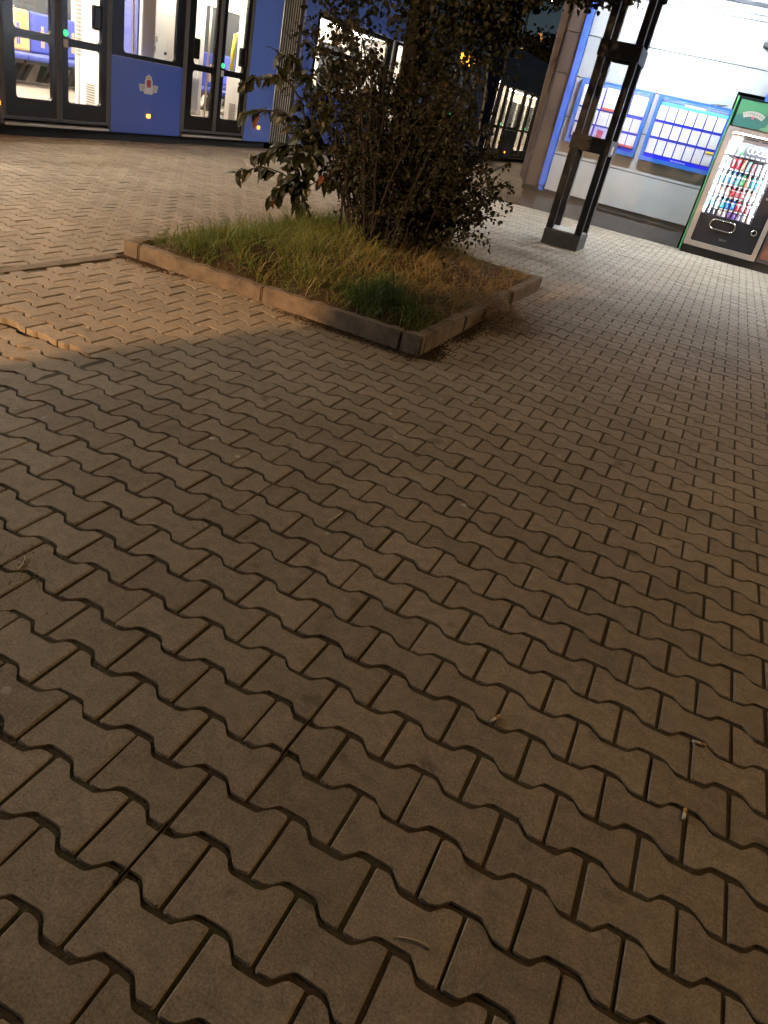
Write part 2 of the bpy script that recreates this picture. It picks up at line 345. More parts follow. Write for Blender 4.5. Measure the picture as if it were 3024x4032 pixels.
def paver_mesh(name, cs, near):
    base = outline(near); n = len(base); V, I, P, T = [], [], [], []
    vo = 0
    inner = base*np.array([.968, .955]) if near else base*np.array([.975, .965])
    rings = [(inner, 0.0), (base, -.0042), (base, -.03)] if near else [(inner, 0.0), (base, -.02)]
    for sx in (0, -1, 1):
        sub = cs[cs[:, 2] == (0 if sx == 0 else 1)]
        if len(sub) == 0: continue
        m = len(sub); tl = np.clip(rng.normal(0, .004, (m, 2)), -.009, .009); dz = np.clip(rng.normal(0, .0010, m), -.0018, .002) + sunken(sub[:, 0], sub[:, 1])
        jit = rng.normal(0, .0011, (m, 2)); rot = rng.normal(0, .006, m)
        vv = []
        for pts, z in rings:
            p = pts.copy(); p0 = pts.copy()
            jj = rng.normal(0, .0007 if near else 0, (m, len(p), 2))
            if z == 0.0: jj0 = jj
            jj = jj0*.8+jj*.4
            lx = p0[None, :, 0]+jj[:, :, 0]; ly = p[None, :, 1]+jj[:, :, 1]
            if sx < 0: lx = np.minimum(lx, -.0045)
            if sx > 0: lx = np.maximum(lx, .0045)
            X = sub[:, 0, None]+jit[:, 0, None]+lx-rot[:, None]*ly; Y = sub[:, 1, None]+jit[:, 1, None]+ly+rot[:, None]*lx
            Z = z + dz[:, None] + tl[:, 0, None]*lx + tl[:, 1, None]*ly + undul(sub[:, 0, None]+lx, sub[:, 1, None]+ly)
            # cut the stones against the edging strip, the platform edge and the wall
            c = sub[:, 0, None]; st = (sub[:, 1, None] < 3.3)
            X = np.where(st & (c > -2.88) & (c < -2.7), np.maximum(X, -2.832), X)
            X = np.where(st & (c <= -2.88) & (c > -3.1), np.minimum(X, -2.930), X)
            X = np.maximum(X, EDGE_X+.004)
            ce = sub[:, 1, None]; lf = sub[:, 0, None] < -1.68
            Y = np.where(lf & (ce > 1.72) & (ce < 1.82), np.maximum(Y, 1.712), Y)
            Y = np.where(lf & (ce > 1.58) & (ce < 1.72), np.minimum(Y, 1.702), Y)
            Y = np.where((sub[:, 0, None] > -2.95), np.minimum(Y, 13.765), Y)
            vv.append(np.stack([X, Y, Z], -1))
        R = len(rings); block = np.stack(vv, 1).reshape(m, R*n, 3); V.append(block.reshape(-1, 3))
        T.append(np.repeat(rng.random(m), R*n))
        idx = [list(range(n))]
        for q in range(R-1):
            for i in range(n):
                j = (i+1) % n; idx.append([q*n+i, (q+1)*n+i, (q+1)*n+j, q*n+j])
        flat = np.array([i for f in idx for i in f]); per = np.array([len(f) for f in idx])
        I.append((flat[None, :] + (vo + np.arange(m)*R*n)[:, None]).ravel()); P.append(np.tile(per, m)); vo += m*R*n
    V = np.concatenate(V); 
    return np_mesh(name, V, np.concatenate(I), np.concatenate(P), m_paver, {'tint': np.concatenate(T)})
d2 = np.hypot(centres[:, 0]-CAM[0], centres[:, 1]-CAM[1])
tag(paver_mesh('pavement', centres[d2 < 5.6], True), kind='structure')
tag(paver_mesh('pavement_far', centres[d2 >= 5.6], False), kind='structure')
# bedding sand in the joints: one sheet that follows the stones
gx = np.concatenate([np.linspace(EDGE_X, 4.5, 140)]); gy = np.linspace(-2.3, 14, 200)
GX, GY = np.meshgrid(gx, gy, indexing='ij'); GZ = undul(GX, GY)+np.minimum(sunken(GX, GY-.17), sunken(GX, GY))-.0048; GZ = np.where(sunken(GX, GY-.17) < -.0015, GZ-.008, GZ)
vs = np.stack([GX, GY, GZ], -1).reshape(-1, 3); ny = len(gy)
q = np.array([[i*ny+j, (i+1)*ny+j, (i+1)*ny+j+1, i*ny+j+1] for i in range(len(gx)-1) for j in range(ny-1)])
tag(np_mesh('joint_sand_bed', vs, q.ravel(), np.full(len(q), 4), m_sand), kind='structure')
mb = MB(); mb.add([(EDGE_X, 14, -.018), (220, 14, -.018), (220, 300, -.018), (EDGE_X, 300, -.018)], [(0, 1, 2, 3)])
mb.add([(4.5, -80, -.018), (220, -80, -.018), (220, 14, -.018), (4.5, 14, -.018)], [(0, 1, 2, 3)])
mb.add([(EDGE_X, -80, -.018), (4.5, -80, -.018), (4.5, -2.3, -.018), (EDGE_X, -2.3, -.018)], [(0, 1, 2, 3)])
tag(mb.build('ground', m_sand), kind='structure')
mb = MB(); mb.add([(-260, -80, -.22), (-7.0, -80, -.22), (-7.0, 300, -.22), (-260, 300, -.22)], [(0, 1, 2, 3)])
tag(mb.build('track_bed', m_track), kind='structure')
mb = MB()
for x in (-7.54, -8.97): mb.box(x-.035, x+.035, -20, 120, -.22, -.10)
tag(mb.build('tram_rails', m_rail), kind='structure')
mb = MB(); y = -6.0
while y < 40:
    mb.bbox(-7.0, EDGE_X-.004, y+.004, y+.996, -.24, .006+.003*math.sin(y*3), .008); y += 1
tag(mb.build('platform_kerb', m_kerb), kind='structure')
mb = MB(); y = 3.235
while y > -1.5:
    mb.bbox(-2.922+random.uniform(-.004, .004), -2.842, y-.995, y-.004, -.12, .004+random.uniform(-.004, .004), .006); y -= 1
tag(mb.build('edging_strip', m_kerb), kind='structure')

# ------------------------------------------------------------------ planter
pb = thing('planter_bed', (-1.735, 4.85, 0), 'raised square bed with low weathered concrete kerbs around the bushy tree', 'planter')
def kerb_stone(x0, x1, y0, y1, z1, tilt=0, roll=0, chip=0):
    bm = bmesh.new(); bmesh.ops.create_cube(bm, size=1)
    for v in bm.verts: v.co = Vector((v.co.x*(x1-x0), v.co.y*(y1-y0), v.co.z*(z1+.16)))
    bmesh.ops.bevel(bm, geom=bm.edges[:], offset=.009, segments=2, affect='EDGES')
    long_x = (x1-x0) > (y1-y0)
    cuts = max(2, int(max(x1-x0, y1-y0)/.05))
    ed = [e for e in bm.edges if abs((e.verts[0].co-e.verts[1].co)[0 if long_x else 1]) > .3*max(x1-x0, y1-y0)]
    bmesh.ops.subdivide_edges(bm, edges=ed, cuts=cuts, use_grid_fill=True)
    for v in bm.verts:
        n = math.sin(v.co.x*37+v.co.y*23+x0*9)*math.sin(v.co.z*31+v.co.y*17+y0*5)
        n2 = max(0, math.sin(v.co.x*61+y0*13)*math.sin(v.co.y*57+x0*7+v.co.x*19)-.35)
        v.co += Vector((.003*n, .003*n, .004*n-(.016*n2 if v.co.z > 0 else 0)))
    rotm = Matrix.Rotation(tilt, 4, 'Y' if long_x else 'X') @ Matrix.Rotation(roll, 4, 'X' if long_x else 'Y')
    mb = MB(); c = Vector(((x0+x1)/2, (y0+y1)/2, (z1-.16)/2))
    bm.verts.index_update()
    mb.add([(c+(rotm @ v.co))[:] for v in bm.verts], [[v.index for v in f.verts] for f in bm.faces]); bm.free()
    return mb.build('kerb_stone', m_kerb, pb)
X0, X1, Y0, Y1 = PL; T = .08
kerb_stone(X0, X0+.13, Y0, Y0+T, .108)
kerb_stone(X0+.135, -1.74, Y0, Y0+T, .104, .006)
kerb_stone(-1.735, X1-.14, Y0, Y0+T, .114, -.010)
kerb_stone(X1-.135, X1, Y0, Y0+T, .127)
kerb_stone(X1-T, X1, Y0+T+.005, 4.10, .122, .004)
kerb_stone(X1-T, X1, 4.105, 4.60, .118, .02, .05)
kerb_stone(X1-T-.02, X1-.02, 4.86, 5.40, .113, -.02, -.04)
kerb_stone(X1-T, X1, 5.405, Y1, .113)
kerb_stone(X0, X0+T, Y0+T+.005, 4.4, .106); kerb_stone(X0, X0+T, 4.405, 5.4, .108); kerb_stone(X0, X0+T, 5.405, Y1, .106)
kerb_stone(X0+T+.005, -1.8, Y1-T, Y1, .108); kerb_stone(-1.795, X1-T-.005, Y1-T, Y1, .11)
def soil_z(x, y):
    m = np.minimum(np.minimum(x-X0-T, X1-T-x), np.minimum(y-Y0-T, Y1-T-y))
    rise = .13*np.clip(m/.7, 0, 1)**.8
    return .075 + rise + .018*np.sin(5*x+1)*np.sin(4*y)+.012*np.sin(11*x+7*y)
gx = np.linspace(X0+T-.01, X1-T+.01, 50); gy = np.linspace(Y0+T-.01, Y1-T+.01, 60)
GX, GY = np.meshgrid(gx, gy, indexing='ij'); vs = np.stack([GX, GY, soil_z(GX, GY)], -1).reshape(-1, 3); ny = len(gy)
q = np.array([[i*ny+j, (i+1)*ny+j, (i+1)*ny+j+1, i*ny+j+1] for i in range(len(gx)-1) for j in range(ny-1)])
np_mesh('soil', vs, q.ravel(), np.full(len(q), 4), m_soil, parent=pb)

def blades(name, base, h, w, lean, az, tint, material, droop=.5, parent=None):
    """grass blades: base (n,3), height, width, lean (horizontal reach), azimuth"""
    n = len(base); d = np.stack([np.cos(az), np.sin(az), 0*az], -1); s = np.stack([-np.sin(az+.6), np.cos(az+.6), 0*az], -1)
    rows = []
    for t, ww in ((0, 1), (.4, .85), (.75, .55), (1, .06)):
        c = base + d*(lean*t**1.8)[:, None]; c = c.copy(); c[:, 2] += h*(t - droop*.35*t**3*(lean/(h+1e-6)))
        rows += [c - s*(w*ww/2)[:, None], c + s*(w*ww/2)[:, None]]
    V = np.stack(rows, 1).reshape(-1, 3)
    f = np.array([[0, 1, 3, 2], [2, 3, 5, 4], [4, 5, 7, 6]])
    I = (f.ravel()[None, :] + (np.arange(n)*8)[:, None]).ravel()
    return np_mesh(name, V, I, np.full(n*3, 4), material, {'tint': np.repeat(tint, 8)}, parent)
N = 36000
gx_ = rng.uniform(X0+T, X1-T, N); gy_ = rng.uniform(Y0+T, Y1-T, N)
clump = .5+.5*np.sin(9*gx_+2*np.sin(7*gy_))*np.sin(8*gy_+1.3*np.sin(6*gx_))
mid = np.exp(-(((gx_+1.5)/.75)**2+((gy_-5.2)/.9)**2))                 # thin dry middle beneath the shrub
right = np.clip((gx_+1.45)/.5, 0, 1)*np.clip((gy_-3.7)/.3, 0, 1)
corner = np.exp(-(((gx_+1.05)/.30)**2+((gy_-3.63)/.22)**2))
front = np.clip((3.52-gy_)/.15, 0, 1)
keep = rng.random(N) < (.10+.9*clump**1.3)*(1-.55*mid)*(1-.50*right*(1-corner))*(1-.6*front*(1-corner))
gx_, gy_, clump, mid, right, corner = [a[keep] for a in (gx_, gy_, clump, mid, right, corner)]; n = len(gx_)
dry = np.clip(.22+.36*mid+.40*right+.30*np.clip((gx_+2.2)/.9, 0, 1)-.95*corner+rng.normal(0, .15, n)+.12*(1-clump), 0, 1)
h = np.clip(rng.lognormal(-2.05, .42, n), .04, .30)*(.5+.5*clump)*(1-.35*right)*(1+.1*corner)
green = np.where(corner > .3, rng.uniform(.0, .22, n), np.clip(.30+.55*dry+rng.normal(0, .13, n), 0, 1))
lean = h*rng.uniform(.15, 1.25, n)*(1+.9*dry)
gr = blades('grass', np.stack([gx_, gy_, soil_z(gx_, gy_)-.01], -1), h, rng.uniform(.0035, .0075, n), lean, rng.uniform(0, 2*PI, n), green, m_grass)
tag(gr, 'long green and yellowing grass growing inside the kerbed bed', 'grass', kind='stuff')
# dry clump that spills over the broken kerb
n = 2600
bx = rng.normal(-.54, .13, n); by = rng.normal(4.68, .16, n); bz = np.clip(.14-.35*np.clip(bx+.62, 0, 1)-.0*by, .012, .14)*rng.uniform(.3, 1, n)
dg = blades('dry_grass', np.stack([bx, by, bz], -1), rng.uniform(.01, .06, n), rng.uniform(.003, .006, n), rng.uniform(.04, .16, n), rng.normal(-.3, 1.1, n), rng.random(n), m_dry)
tag(dg, 'withered brown grass spilling over the broken kerb', 'grass', kind='stuff')
n = 900
bx = rng.uniform(X0+.1, X1+.1, n); by = rng.uniform(Y0+.05, Y1-.3, n)
ins = (bx < X1-T)
bz = np.where(ins, soil_z(np.clip(bx, X0, X1-T), by)+rng.uniform(0, .05, n), .012)
sel = ins | ((by > 3.5) & (by < 5.2))
bx, by, bz = bx[sel], by[sel], bz[sel]; n = len(bx)
bl = blades('dead_stalks', np.stack([bx, by, bz], -1), rng.uniform(.005, .03, n), rng.uniform(.003, .005, n), rng.uniform(.06, .2, n), rng.uniform(0, 6.28, n), rng.uniform(.5, 1, n), m_dry)
tag(bl, 'pale dead stalks lying on the planted bed', 'dead stalks', kind='stuff')
# dirt gathered against the kerb
n = 6500
bx = rng.uniform(X0, X1, n); by = Y0-np.abs(rng.normal(0, .05, n))
a = bx; bx2 = X1+np.abs(rng.normal(0, .05, n)); by2 = rng.uniform(Y0, 5.3, n)
px_ = np.concatenate([bx, bx2]); py_ = np.concatenate([by, by2]); k = rng.random(2*n) < .55+.45*np.sin(px_*9)*np.sin(py_*8)
px_, py_ = px_[k], py_[k]; n = len(px_)
r_ = rng.uniform(.003, .009, n); an = rng.uniform(0, 6.28, n); vs = []
for t in (0, 2.1, 4.2): vs.append(np.stack([px_+r_*np.cos(an+t), py_+r_*np.sin(an+t), .003+rng.uniform(0, .004, n)], -1))
vs.append(np.stack([px_, py_, .004+r_*.7], -1)); V = np.stack(vs, 1).reshape(-1, 3)
f = np.array([[0, 1, 3], [1, 2, 3], [2, 0, 3]]); I = (f.ravel()[None, :]+(np.arange(n)*4)[:, None]).ravel()
tag(np_mesh('kerb_dirt', V, I, np.full(n*3, 3), m_soil), 'dark crumbs of soil gathered along the foot of the kerb', 'dirt', kind='stuff')

# ------------------------------------------------------------------ leaves
def leaf_mesh(name, pos, nrm, axis, L, Wd, tint, material, parent, curl=.18):
    n = len(pos); axis = axis/np.linalg.norm(axis, axis=1, keepdims=True)
    side = np.cross(axis, nrm); side /= (np.linalg.norm(side, axis=1, keepdims=True)+1e-9); up = np.cross(side, axis)
    L_ = L[:, None]; W_ = Wd[:, None]
    P0 = pos; P5 = pos+axis*L_ - up*L_*curl
    m1 = pos+axis*L_*.35; m2 = pos+axis*L_*.68-up*L_*curl*.35
    V = np.stack([P0, m1+side*W_*.5+up*W_*.16, m2+side*W_*.42+up*W_*.10, P5, m2-side*W_*.42+up*W_*.10, m1-side*W_*.5+up*W_*.16, m1, m2], 1).reshape(-1, 3)
    fs = [(0, 1, 6), (6, 1, 2, 7), (7, 2, 3), (0, 6, 5), (6, 7, 4, 5), (7, 3, 4)]
    flat = np.array([i for f in fs for i in f]); per = np.array([len(f) for f in fs])
    I = (flat[None, :]+(np.arange(n)*8)[:, None]).ravel()
    return np_mesh(name, V, I, np.tile(per, n), material, {'tint': np.repeat(tint, 8)}, parent)
def rand_dir(n):
    v = rng.normal(0, 1, (n, 3)); return v/np.linalg.norm(v, axis=1, keepdims=True)
def curve(p0, p1, p2, k):
    t = np.linspace(0, 1, k)[:, None]; return (1-t)**2*np.array(p0)+2*t*(1-t)*np.array(p1)+t*t*np.array(p2)

TX, TY = -1.93, 5.42
tree = thing('tree', (TX, TY, .2), 'dark tree trunk rising out of the basal shoots, crown hanging over the top', 'tree')
mb = MB(); pts = [(TX+.02*math.sin(z*2), TY+.02*math.cos(z*1.7), z) for z in np.linspace(.05, 4.2, 18)]
mb.tube(pts, [.15 if i == 0 else .105-.0026*i for i in range(18)], 12)
limb_ends = []
for k in range(13):
    z0 = random.uniform(2.1, 4.0); an = k*2.4+random.uniform(-.3, .3); R = random.uniform(.9, 2.0)
    e = (TX+R*math.cos(an), TY+R*math.sin(an), z0+random.uniform(.3, 1.3)-.25*R); m_ = (TX+.5*R*math.cos(an), TY+.5*R*math.sin(an), z0+.9)
    c = curve((TX, TY, z0), m_, e, 9); mb.tube(c, list(np.linspace(.045, .008, 9)), 6); limb_ends.append(c)
    for _ in range(4):
        i = random.randint(3, 8); d = rand_dir(1)[0]*np.array([.5, .5, .35]); c2 = curve(c[i], c[i]+d*.6+np.array([0, 0, .1]), c[i]+d*1.3-np.array([0, 0, .3]), 6)
        mb.tube(c2, list(np.linspace(.014, .003, 6)), 5); limb_ends.append(c2)
mb.build('trunk', m_bark, tree, True)
P = []
for c in limb_ends:
    i = rng.integers(2, len(c), 420 if len(c) > 6 else 150); P.append(c[np.minimum(i, len(c)-1)] + rng.normal(0, .20, (len(i), 3))*np.array([1, 1, .8]))
P = np.concatenate(P)
# hanging sprays at the lower edge of the crown
for u, v, yy, sp in ((1900, 50, 5.0, .17), (2000, 40, 5.1, .13), (2100, -20, 5.2, .10), (2340, -40, 5.2, .085), (1780, 40, 5.0, .22), (1700, 90, 5.1, .2), (1950, 100, 5.1, .09), (1850, 120, 4.9, .15),
                     (1420, -20, 5.2, .16), (2060, -70, 5.2, .15), (1960, -40, 5.0, .2), (1800, -60, 5.0, .3), (2230, -75, 5.2, .12), (1330, -60, 5.3, .13), (2420, -50, 5.2, .08), (1700, -80, 5.1, .3)):
    P = np.concatenate([P, at_y(u, v, yy)+rng.normal(0, sp, (int(300*min(1, sp/.13)), 3))*np.array([1, 1.1, .75])])
def px_of(P):
    d = P-CAM; w_ = d@AF; return W0/2+F_PX*(d@AR)/w_, H0/2-F_PX*(d@AU)/w_
P = P[(P[:, 2] > 1.55)]
U_, V_ = px_of(P); P = P[~((U_ > 2060) & (V_ > 42) & (V_ < 400))]
n = len(P); ax = rand_dir(n)*.8+np.array([0, 0, -.75])
leaf_mesh('crown', P, rand_dir(n), ax, rng.uniform(.030, .055, n), rng.uniform(.022, .042, n), np.clip(rng.normal(.28, .22, n), 0, 1), m_leaf, tree)

shrub = thing('shrub', (-1.78, 5.45, .2), 'dense bushy shoots with small dark leaves around the trunk in the bed', 'shrub')
mb = MB(); LP, LA = [], []
def shoot(p0, p2, bow, k=10, r0=.010):
    p0 = np.array(p0); p2 = np.array(p2); m_ = (p0+p2)/2+np.array([bow[0], bow[1], bow[2]])
    c = curve(p0, m_, p2, k); c[1:-1] += rng.normal(0, .012, (k-2, 3)); mb.tube(c, list(np.linspace(r0, .002, k)), 5, False); return c
# (target pixel in the photo, distance, spread) of shoot tips gives the outline of the bush
tips = []
for u, v, c_ in ((1215, 130, 6), (1180, 330, 5), (1250, 420, 6), (1300, 250, 8), (1330, 90, 6), (1400, 60, 6), (1460, 250, 10), (1500, 420, 9), (1380, 420, 8), (1330, 560, 6), (1420, 620, 7),
                (1560, 320, 9), (1620, 480, 10), (1700, 300, 12), (1760, 480, 12), (1800, 300, 9), (1850, 430, 9), (1880, 250, 6), (1930, 500, 5), (1900, 620, 10), (1960, 640, 5), (1985, 690, 3), (1940, 760, 7), (1945, 830, 5), (1870, 800, 9), (1900, 900, 4), (1800, 700, 10), (1720, 650, 9), (1640, 700, 8), (1560, 620, 8), (1500, 700, 7), (1820, 890, 7), (1700, 840, 7), (1600, 830, 6), (1700, 150, 6), (1770, 180, 6)):
    for _ in range(c_):
        yy = 5.42+rng.normal(0, .34)
        tips.append(at_y(u+rng.normal(0, 30), v+rng.normal(0, 32), yy))
for tp in tips:
    bx = np.clip(TX+.16+(tp[0]-TX-.16)*.30+rng.normal(0, .10), -2.32, -1.42); by = 5.42+(tp[1]-5.42)*.5+rng.normal(0, .10)
    c = shoot((bx, by, .17), tp, (-.18*(tp[0]-bx), 0, .22*(tp[2]-.2)), 10, random.uniform(.005, .012))
    ln = np.linalg.norm(np.diff(c, axis=0), axis=1).sum()
    for t in np.arange(.14, 1.0, .055/ln*.82):
        f = t*9; i = int(f); p = c[i]*(1-(f-i))+c[min(i+1, 9)]*(f-i)
        if rng.random() < .30+.68*t: LP.append(p+rng.normal(0, .014, 3)); LA.append((c[min(i+1, 9)]-c[i])*2)
    for _ in range(int(ln*7)):                                     # side twigs
        i = rng.integers(2, 10); d = rand_dir(1)[0]*np.array([1, 1, .45]); tw = curve(c[i], c[i]+d*.10+np.array([0, 0, .03]), c[i]+d*random.uniform(.14, .28)-np.array([0, 0, .03]), 5)
        mb.tube(tw, list(np.linspace(.003, .001, 5)), 4, False)
        for q_ in range(1, 5):
            for _ in range(2): LP.append(tw[q_]+rng.normal(0, .016, 3)); LA.append(tw[q_]-tw[q_-1])
mb.build('stems', m_stem, shrub)
LP = np.array(LP); LA = np.array(LA); n = len(LP)
ax = LA/(np.linalg.norm(LA, axis=1, keepdims=True)+1e-9)*.6+rand_dir(n)*.8+np.array([0, 0, -.45])
leaf_mesh('foliage', LP, rand_dir(n)+np.array([0, 0, .8]), ax, sz_ := np.clip(rng.lognormal(-3.45, .28, n), .016, .07), sz_*rng.uniform(.62, .82, n), np.clip(rng.normal(.42, .26, n), 0, 1), m_leaf, shrub)

# the sapling with large drooping leaves on the left
sap = thing('sapling', (-2.62, 5.1, .15), 'young sapling with large drooping oval leaves on the left side of the bed', 'sapling')
mb = MB(); BP, BA, BT = [], [], []
base = at_z(1185, 862, .19); YS = base[1]
def limb(pix, r0=.011):
    pts_ = [np.array(base)]+[at_y(u, v, YS-dy) for u, v, dy in pix]
    P_ = []
    for i in range(len(pts_)-1):
        for t in np.linspace(0, 1, 6)[:-1]: P_.append(pts_[i]*(1-t)+pts_[i+1]*t)
    P_.append(pts_[-1]); P_ = np.array(P_)
    for _ in range(2): P_[1:-1] = (P_[:-2]+P_[1:-1]*2+P_[2:])/4
    mb.tube(P_, list(np.linspace(r0, .003, len(P_))), 6); return P_
limbs = [limb([(1175, 760, 0), (1130, 690, .1), (1040, 655, .2), (935, 680, .28)]), limb([(1190, 760, 0), (1160, 700, .1), (1110, 735, .2), (1070, 770, .22)], .008),
         limb([(1200, 700, 0), (1150, 560, .05), (1080, 590, .15), (1010, 610, .2)]), limb([(1215, 640, 0), (1170, 470, .05), (1100, 440, .1), (1000, 430, .15), (960, 450, .2)]),
         limb([(1220, 600, 0), (1190, 400, .05), (1120, 300, .1), (1020, 300, .12), (960, 330, .15)]), limb([(1225, 560, -.05), (1230, 380, -.05), (1180, 240, 0), (1110, 215, .05)]),
         limb([(1190, 800, 0), (1175, 790, .1), (1195, 815, .15)], .007), limb([(1215, 700, .1), (1260, 620, .2), (1250, 540, .25), (1190, 520, .3)], .006), limb([(1205, 740, .1), (1270, 700, .2), (1310, 690, .25)], .006), limb([(1235, 520, .05), (1280, 420, .1), (1270, 330, .15), (1215, 300, .2)], .006), limb([(1190, 740, .1), (1150, 640, .2), (1180, 600, .25), (1230, 610, .3)], .006), limb([(1240, 600, .1), (1260, 480, .1), (1210, 520, .2)])]
for li, P_ in enumerate(limbs):
    m_ = len(P_)
    for i in range(6, m_):
        if li in (6,) and i < m_-6: continue
        for _ in range(3):
            if rng.random() < .62:
                t = P_[min(i+1, m_-1)]-P_[i-1]; t = t/(np.linalg.norm(t)+1e-9)
                sd = rng.normal(0, .55, 3); BP.append(P_[i]+rng.normal(0, .012, 3)); BA.append(t*.8+sd+np.array([-.1, 0, -.75])); BT.append(min(1, max(0, rng.normal(.5, .2))))
BP = np.array(BP); BA = np.array(BA); BT = np.array(BT); BT[rng.integers(0, len(BT), 3)] = 1.0
mb.build('stem', m_stem, sap, True)
n = len(BP)
leaf_mesh('foliage', BP, rand_dir(n)*.5+np.array([.2, -.5, .7]), BA, rng.uniform(.09, .17, n), rng.uniform(.042, .070, n), BT, m_bigleaf, sap, .28)

# ------------------------------------------------------------------ trams
FX = -7.05; BX = -9.42
def A(y, z, x):
    s = (x-CAM[0])/(FX-CAM[0]); return CAM[1]+(y-CAM[1])*s, CAM[2]+(z-CAM[2])*s
def door_leaf(tr, y0, y1, gl, right, top=2.22, handle=None, button=True, blank_btn=True):
    """black leaf with two glass cells; gl = (g0,g1)"""
    g0, g1 = gl; mb = MB()
    mb.ring_hole('x', FX-.045, FX, (y0, y1, .34, 1.045), (g0, g1, .395, 1.0), .045)
    mb.ring_hole('x', FX-.045, FX, (y0, y1, 1.045, top+.06), (g0, g1, 1.085, top), .05)
    mb.box(FX-.045, FX, y0, y1, .172, .34)
    lf = mb.build('door_leaf', m_tramblack, tr)
    for a_, b_ in ((.40, .995), (1.09, top-.005)):
        MB().box(FX-.026, FX-.020, g0+.003, g1-.003, a_-.002, b_+.002).build('glass', m_glass, lf)
    e = MB(); e.bbox(FX-.02, FX+.012, y0-.005, y0+.035, .172, top+.06, .006); e.bbox(FX-.02, FX+.012, y1-.035, y1+.005, .172, top+.06, .006); e.bbox(FX-.02, FX+.010, y0+.036, y1-.036, .168, .205, .005)
    e.build('rubber_edge', m_rubber, lf)
    if handle:
        yh, zh = handle; h = MB(); h.bbox(FX-.016, FX+.004, yh-.075, yh+.075, zh-.13, zh+.13, .028); h.build('handle_plate', m_tramblack, lf)
    if button:
        yb = y0+.10
        b = MB(); b.tube([(FX+.001, yb, 1.135), (FX+.016, yb, 1.135)], .036, 14); b.build('door_button', m_greenlight, lf)
        b = MB(); b.bbox(FX+.001, FX+.012, yb-.034, yb+.034, .985, 1.07, .01); b.build('button_sign', mat('button_sign_grey', (.42, .40, .38), .5) if 'button_sign_grey' not in bpy.data.materials else bpy.data.materials['button_sign_grey'], lf)
    return lf
def door(tr, y0, y1, handles=(None, None)):
    m = (y0+y1)/2
    door_leaf(tr, y0, m-.004, (y0+.19, m-.105), False, handle=handles[0], button=False)
    door_leaf(tr, m+.004, y1, (m+.145, y1-.125), True, handle=handles[1])
    MB().bbox(FX-.10, FX+.030, y0+.01, y1-.01, .105, .135, .006).build('door_sill', m_sill, tr)
    for ya in (y0-.045, y1+.006): MB().box(FX-.04, FX+.006, ya, ya+.039, .11, 2.30).build('door_post', m_rubber, tr)
def low_panel(tr, y0, y1, z1=1.0, m=None, z0=.10):
    MB().bbox(FX-.05, FX, y0, y1, z0, z1, .006).build('side_panel', m or m_tramblue, tr)
def win(tr, y0, y1, g0, g1, zb=1.055, zt=2.18, bar=None):
    mb = MB(); mb.ring_hole('x', FX-.045, FX-.003, (y0, y1, 1.003, 2.28), (g0, g1, zb, zt), .05)
    if bar: mb.box(FX-.040, FX-.006, g0-.01, g1+.01, bar-.04, bar+.04)
    f = mb.build('window_frame', m_tramblack, tr)
    MB().box(FX-.028, FX-.022, g0-.003, g1+.003, zb-.003, zt+.003).build('glass', m_glass, f)
def marker(tr, y, z):
    b = MB(); b.bbox(FX+.001, FX+.018, y-.032, y+.032, z-.024, z+.024, .008); b.build('marker_lamp', m_marker, tr)
def car_shell(tr, y0, y1, m_body, front=None):
    b = MB()
    if front is None:
        b.box(FX-.06, FX, y0, y1, 2.285, 3.15); b.box(FX-.30, FX-.005, y0+.01, y1-.01, 3.151, 3.32)
    else:
        b.prism(front, 'x', FX-.06, FX)
    b.build('cantrail', m_body, tr)
    r = MB(); r.box(BX+.01, FX-.07, y0, y1, 2.42, 3.30); r.build('roof', m_tramnavy, tr)
    w = MB(); w.box(BX, BX+.05, y0, y1, .10, 1.02); w.box(BX, BX+.05, y0, y1, 2.0, 2.41); yy = y0
    while yy < y1: w.box(BX, BX+.05, yy, min(yy+.16, y1), 1.021, 1.999); yy += 1.55
    w.build('far_wall', m_cream, tr)
    MB().box(BX+.012, BX+.02, y0+.17, y1-.02, 1.025, 1.995).build('far_glazing', m_darkwin, tr)
    MB().box(BX+.06, FX-.06, y0, y1, .20, .33).build('floor', m_floor_in, tr)
    MB().box(BX+.06, FX-.07, y0, y1, 2.36, 2.41).build('ceiling', m_ceil, tr)
    l = MB()
    for x in (-7.6, -8.9): l.box(x-.06, x+.06, y0+.2, y1-.2, 2.325, 2.352)
    l.build('ceiling_lights', m_tubelight, tr)
    s = MB(); s.box(BX+.1, FX-.10, y0, y1, -.06, .195); s.box(-8.8, -7.75, y0+.6, y1-.6, -.20, -.062); s.build('underframe', m_skirt, tr)
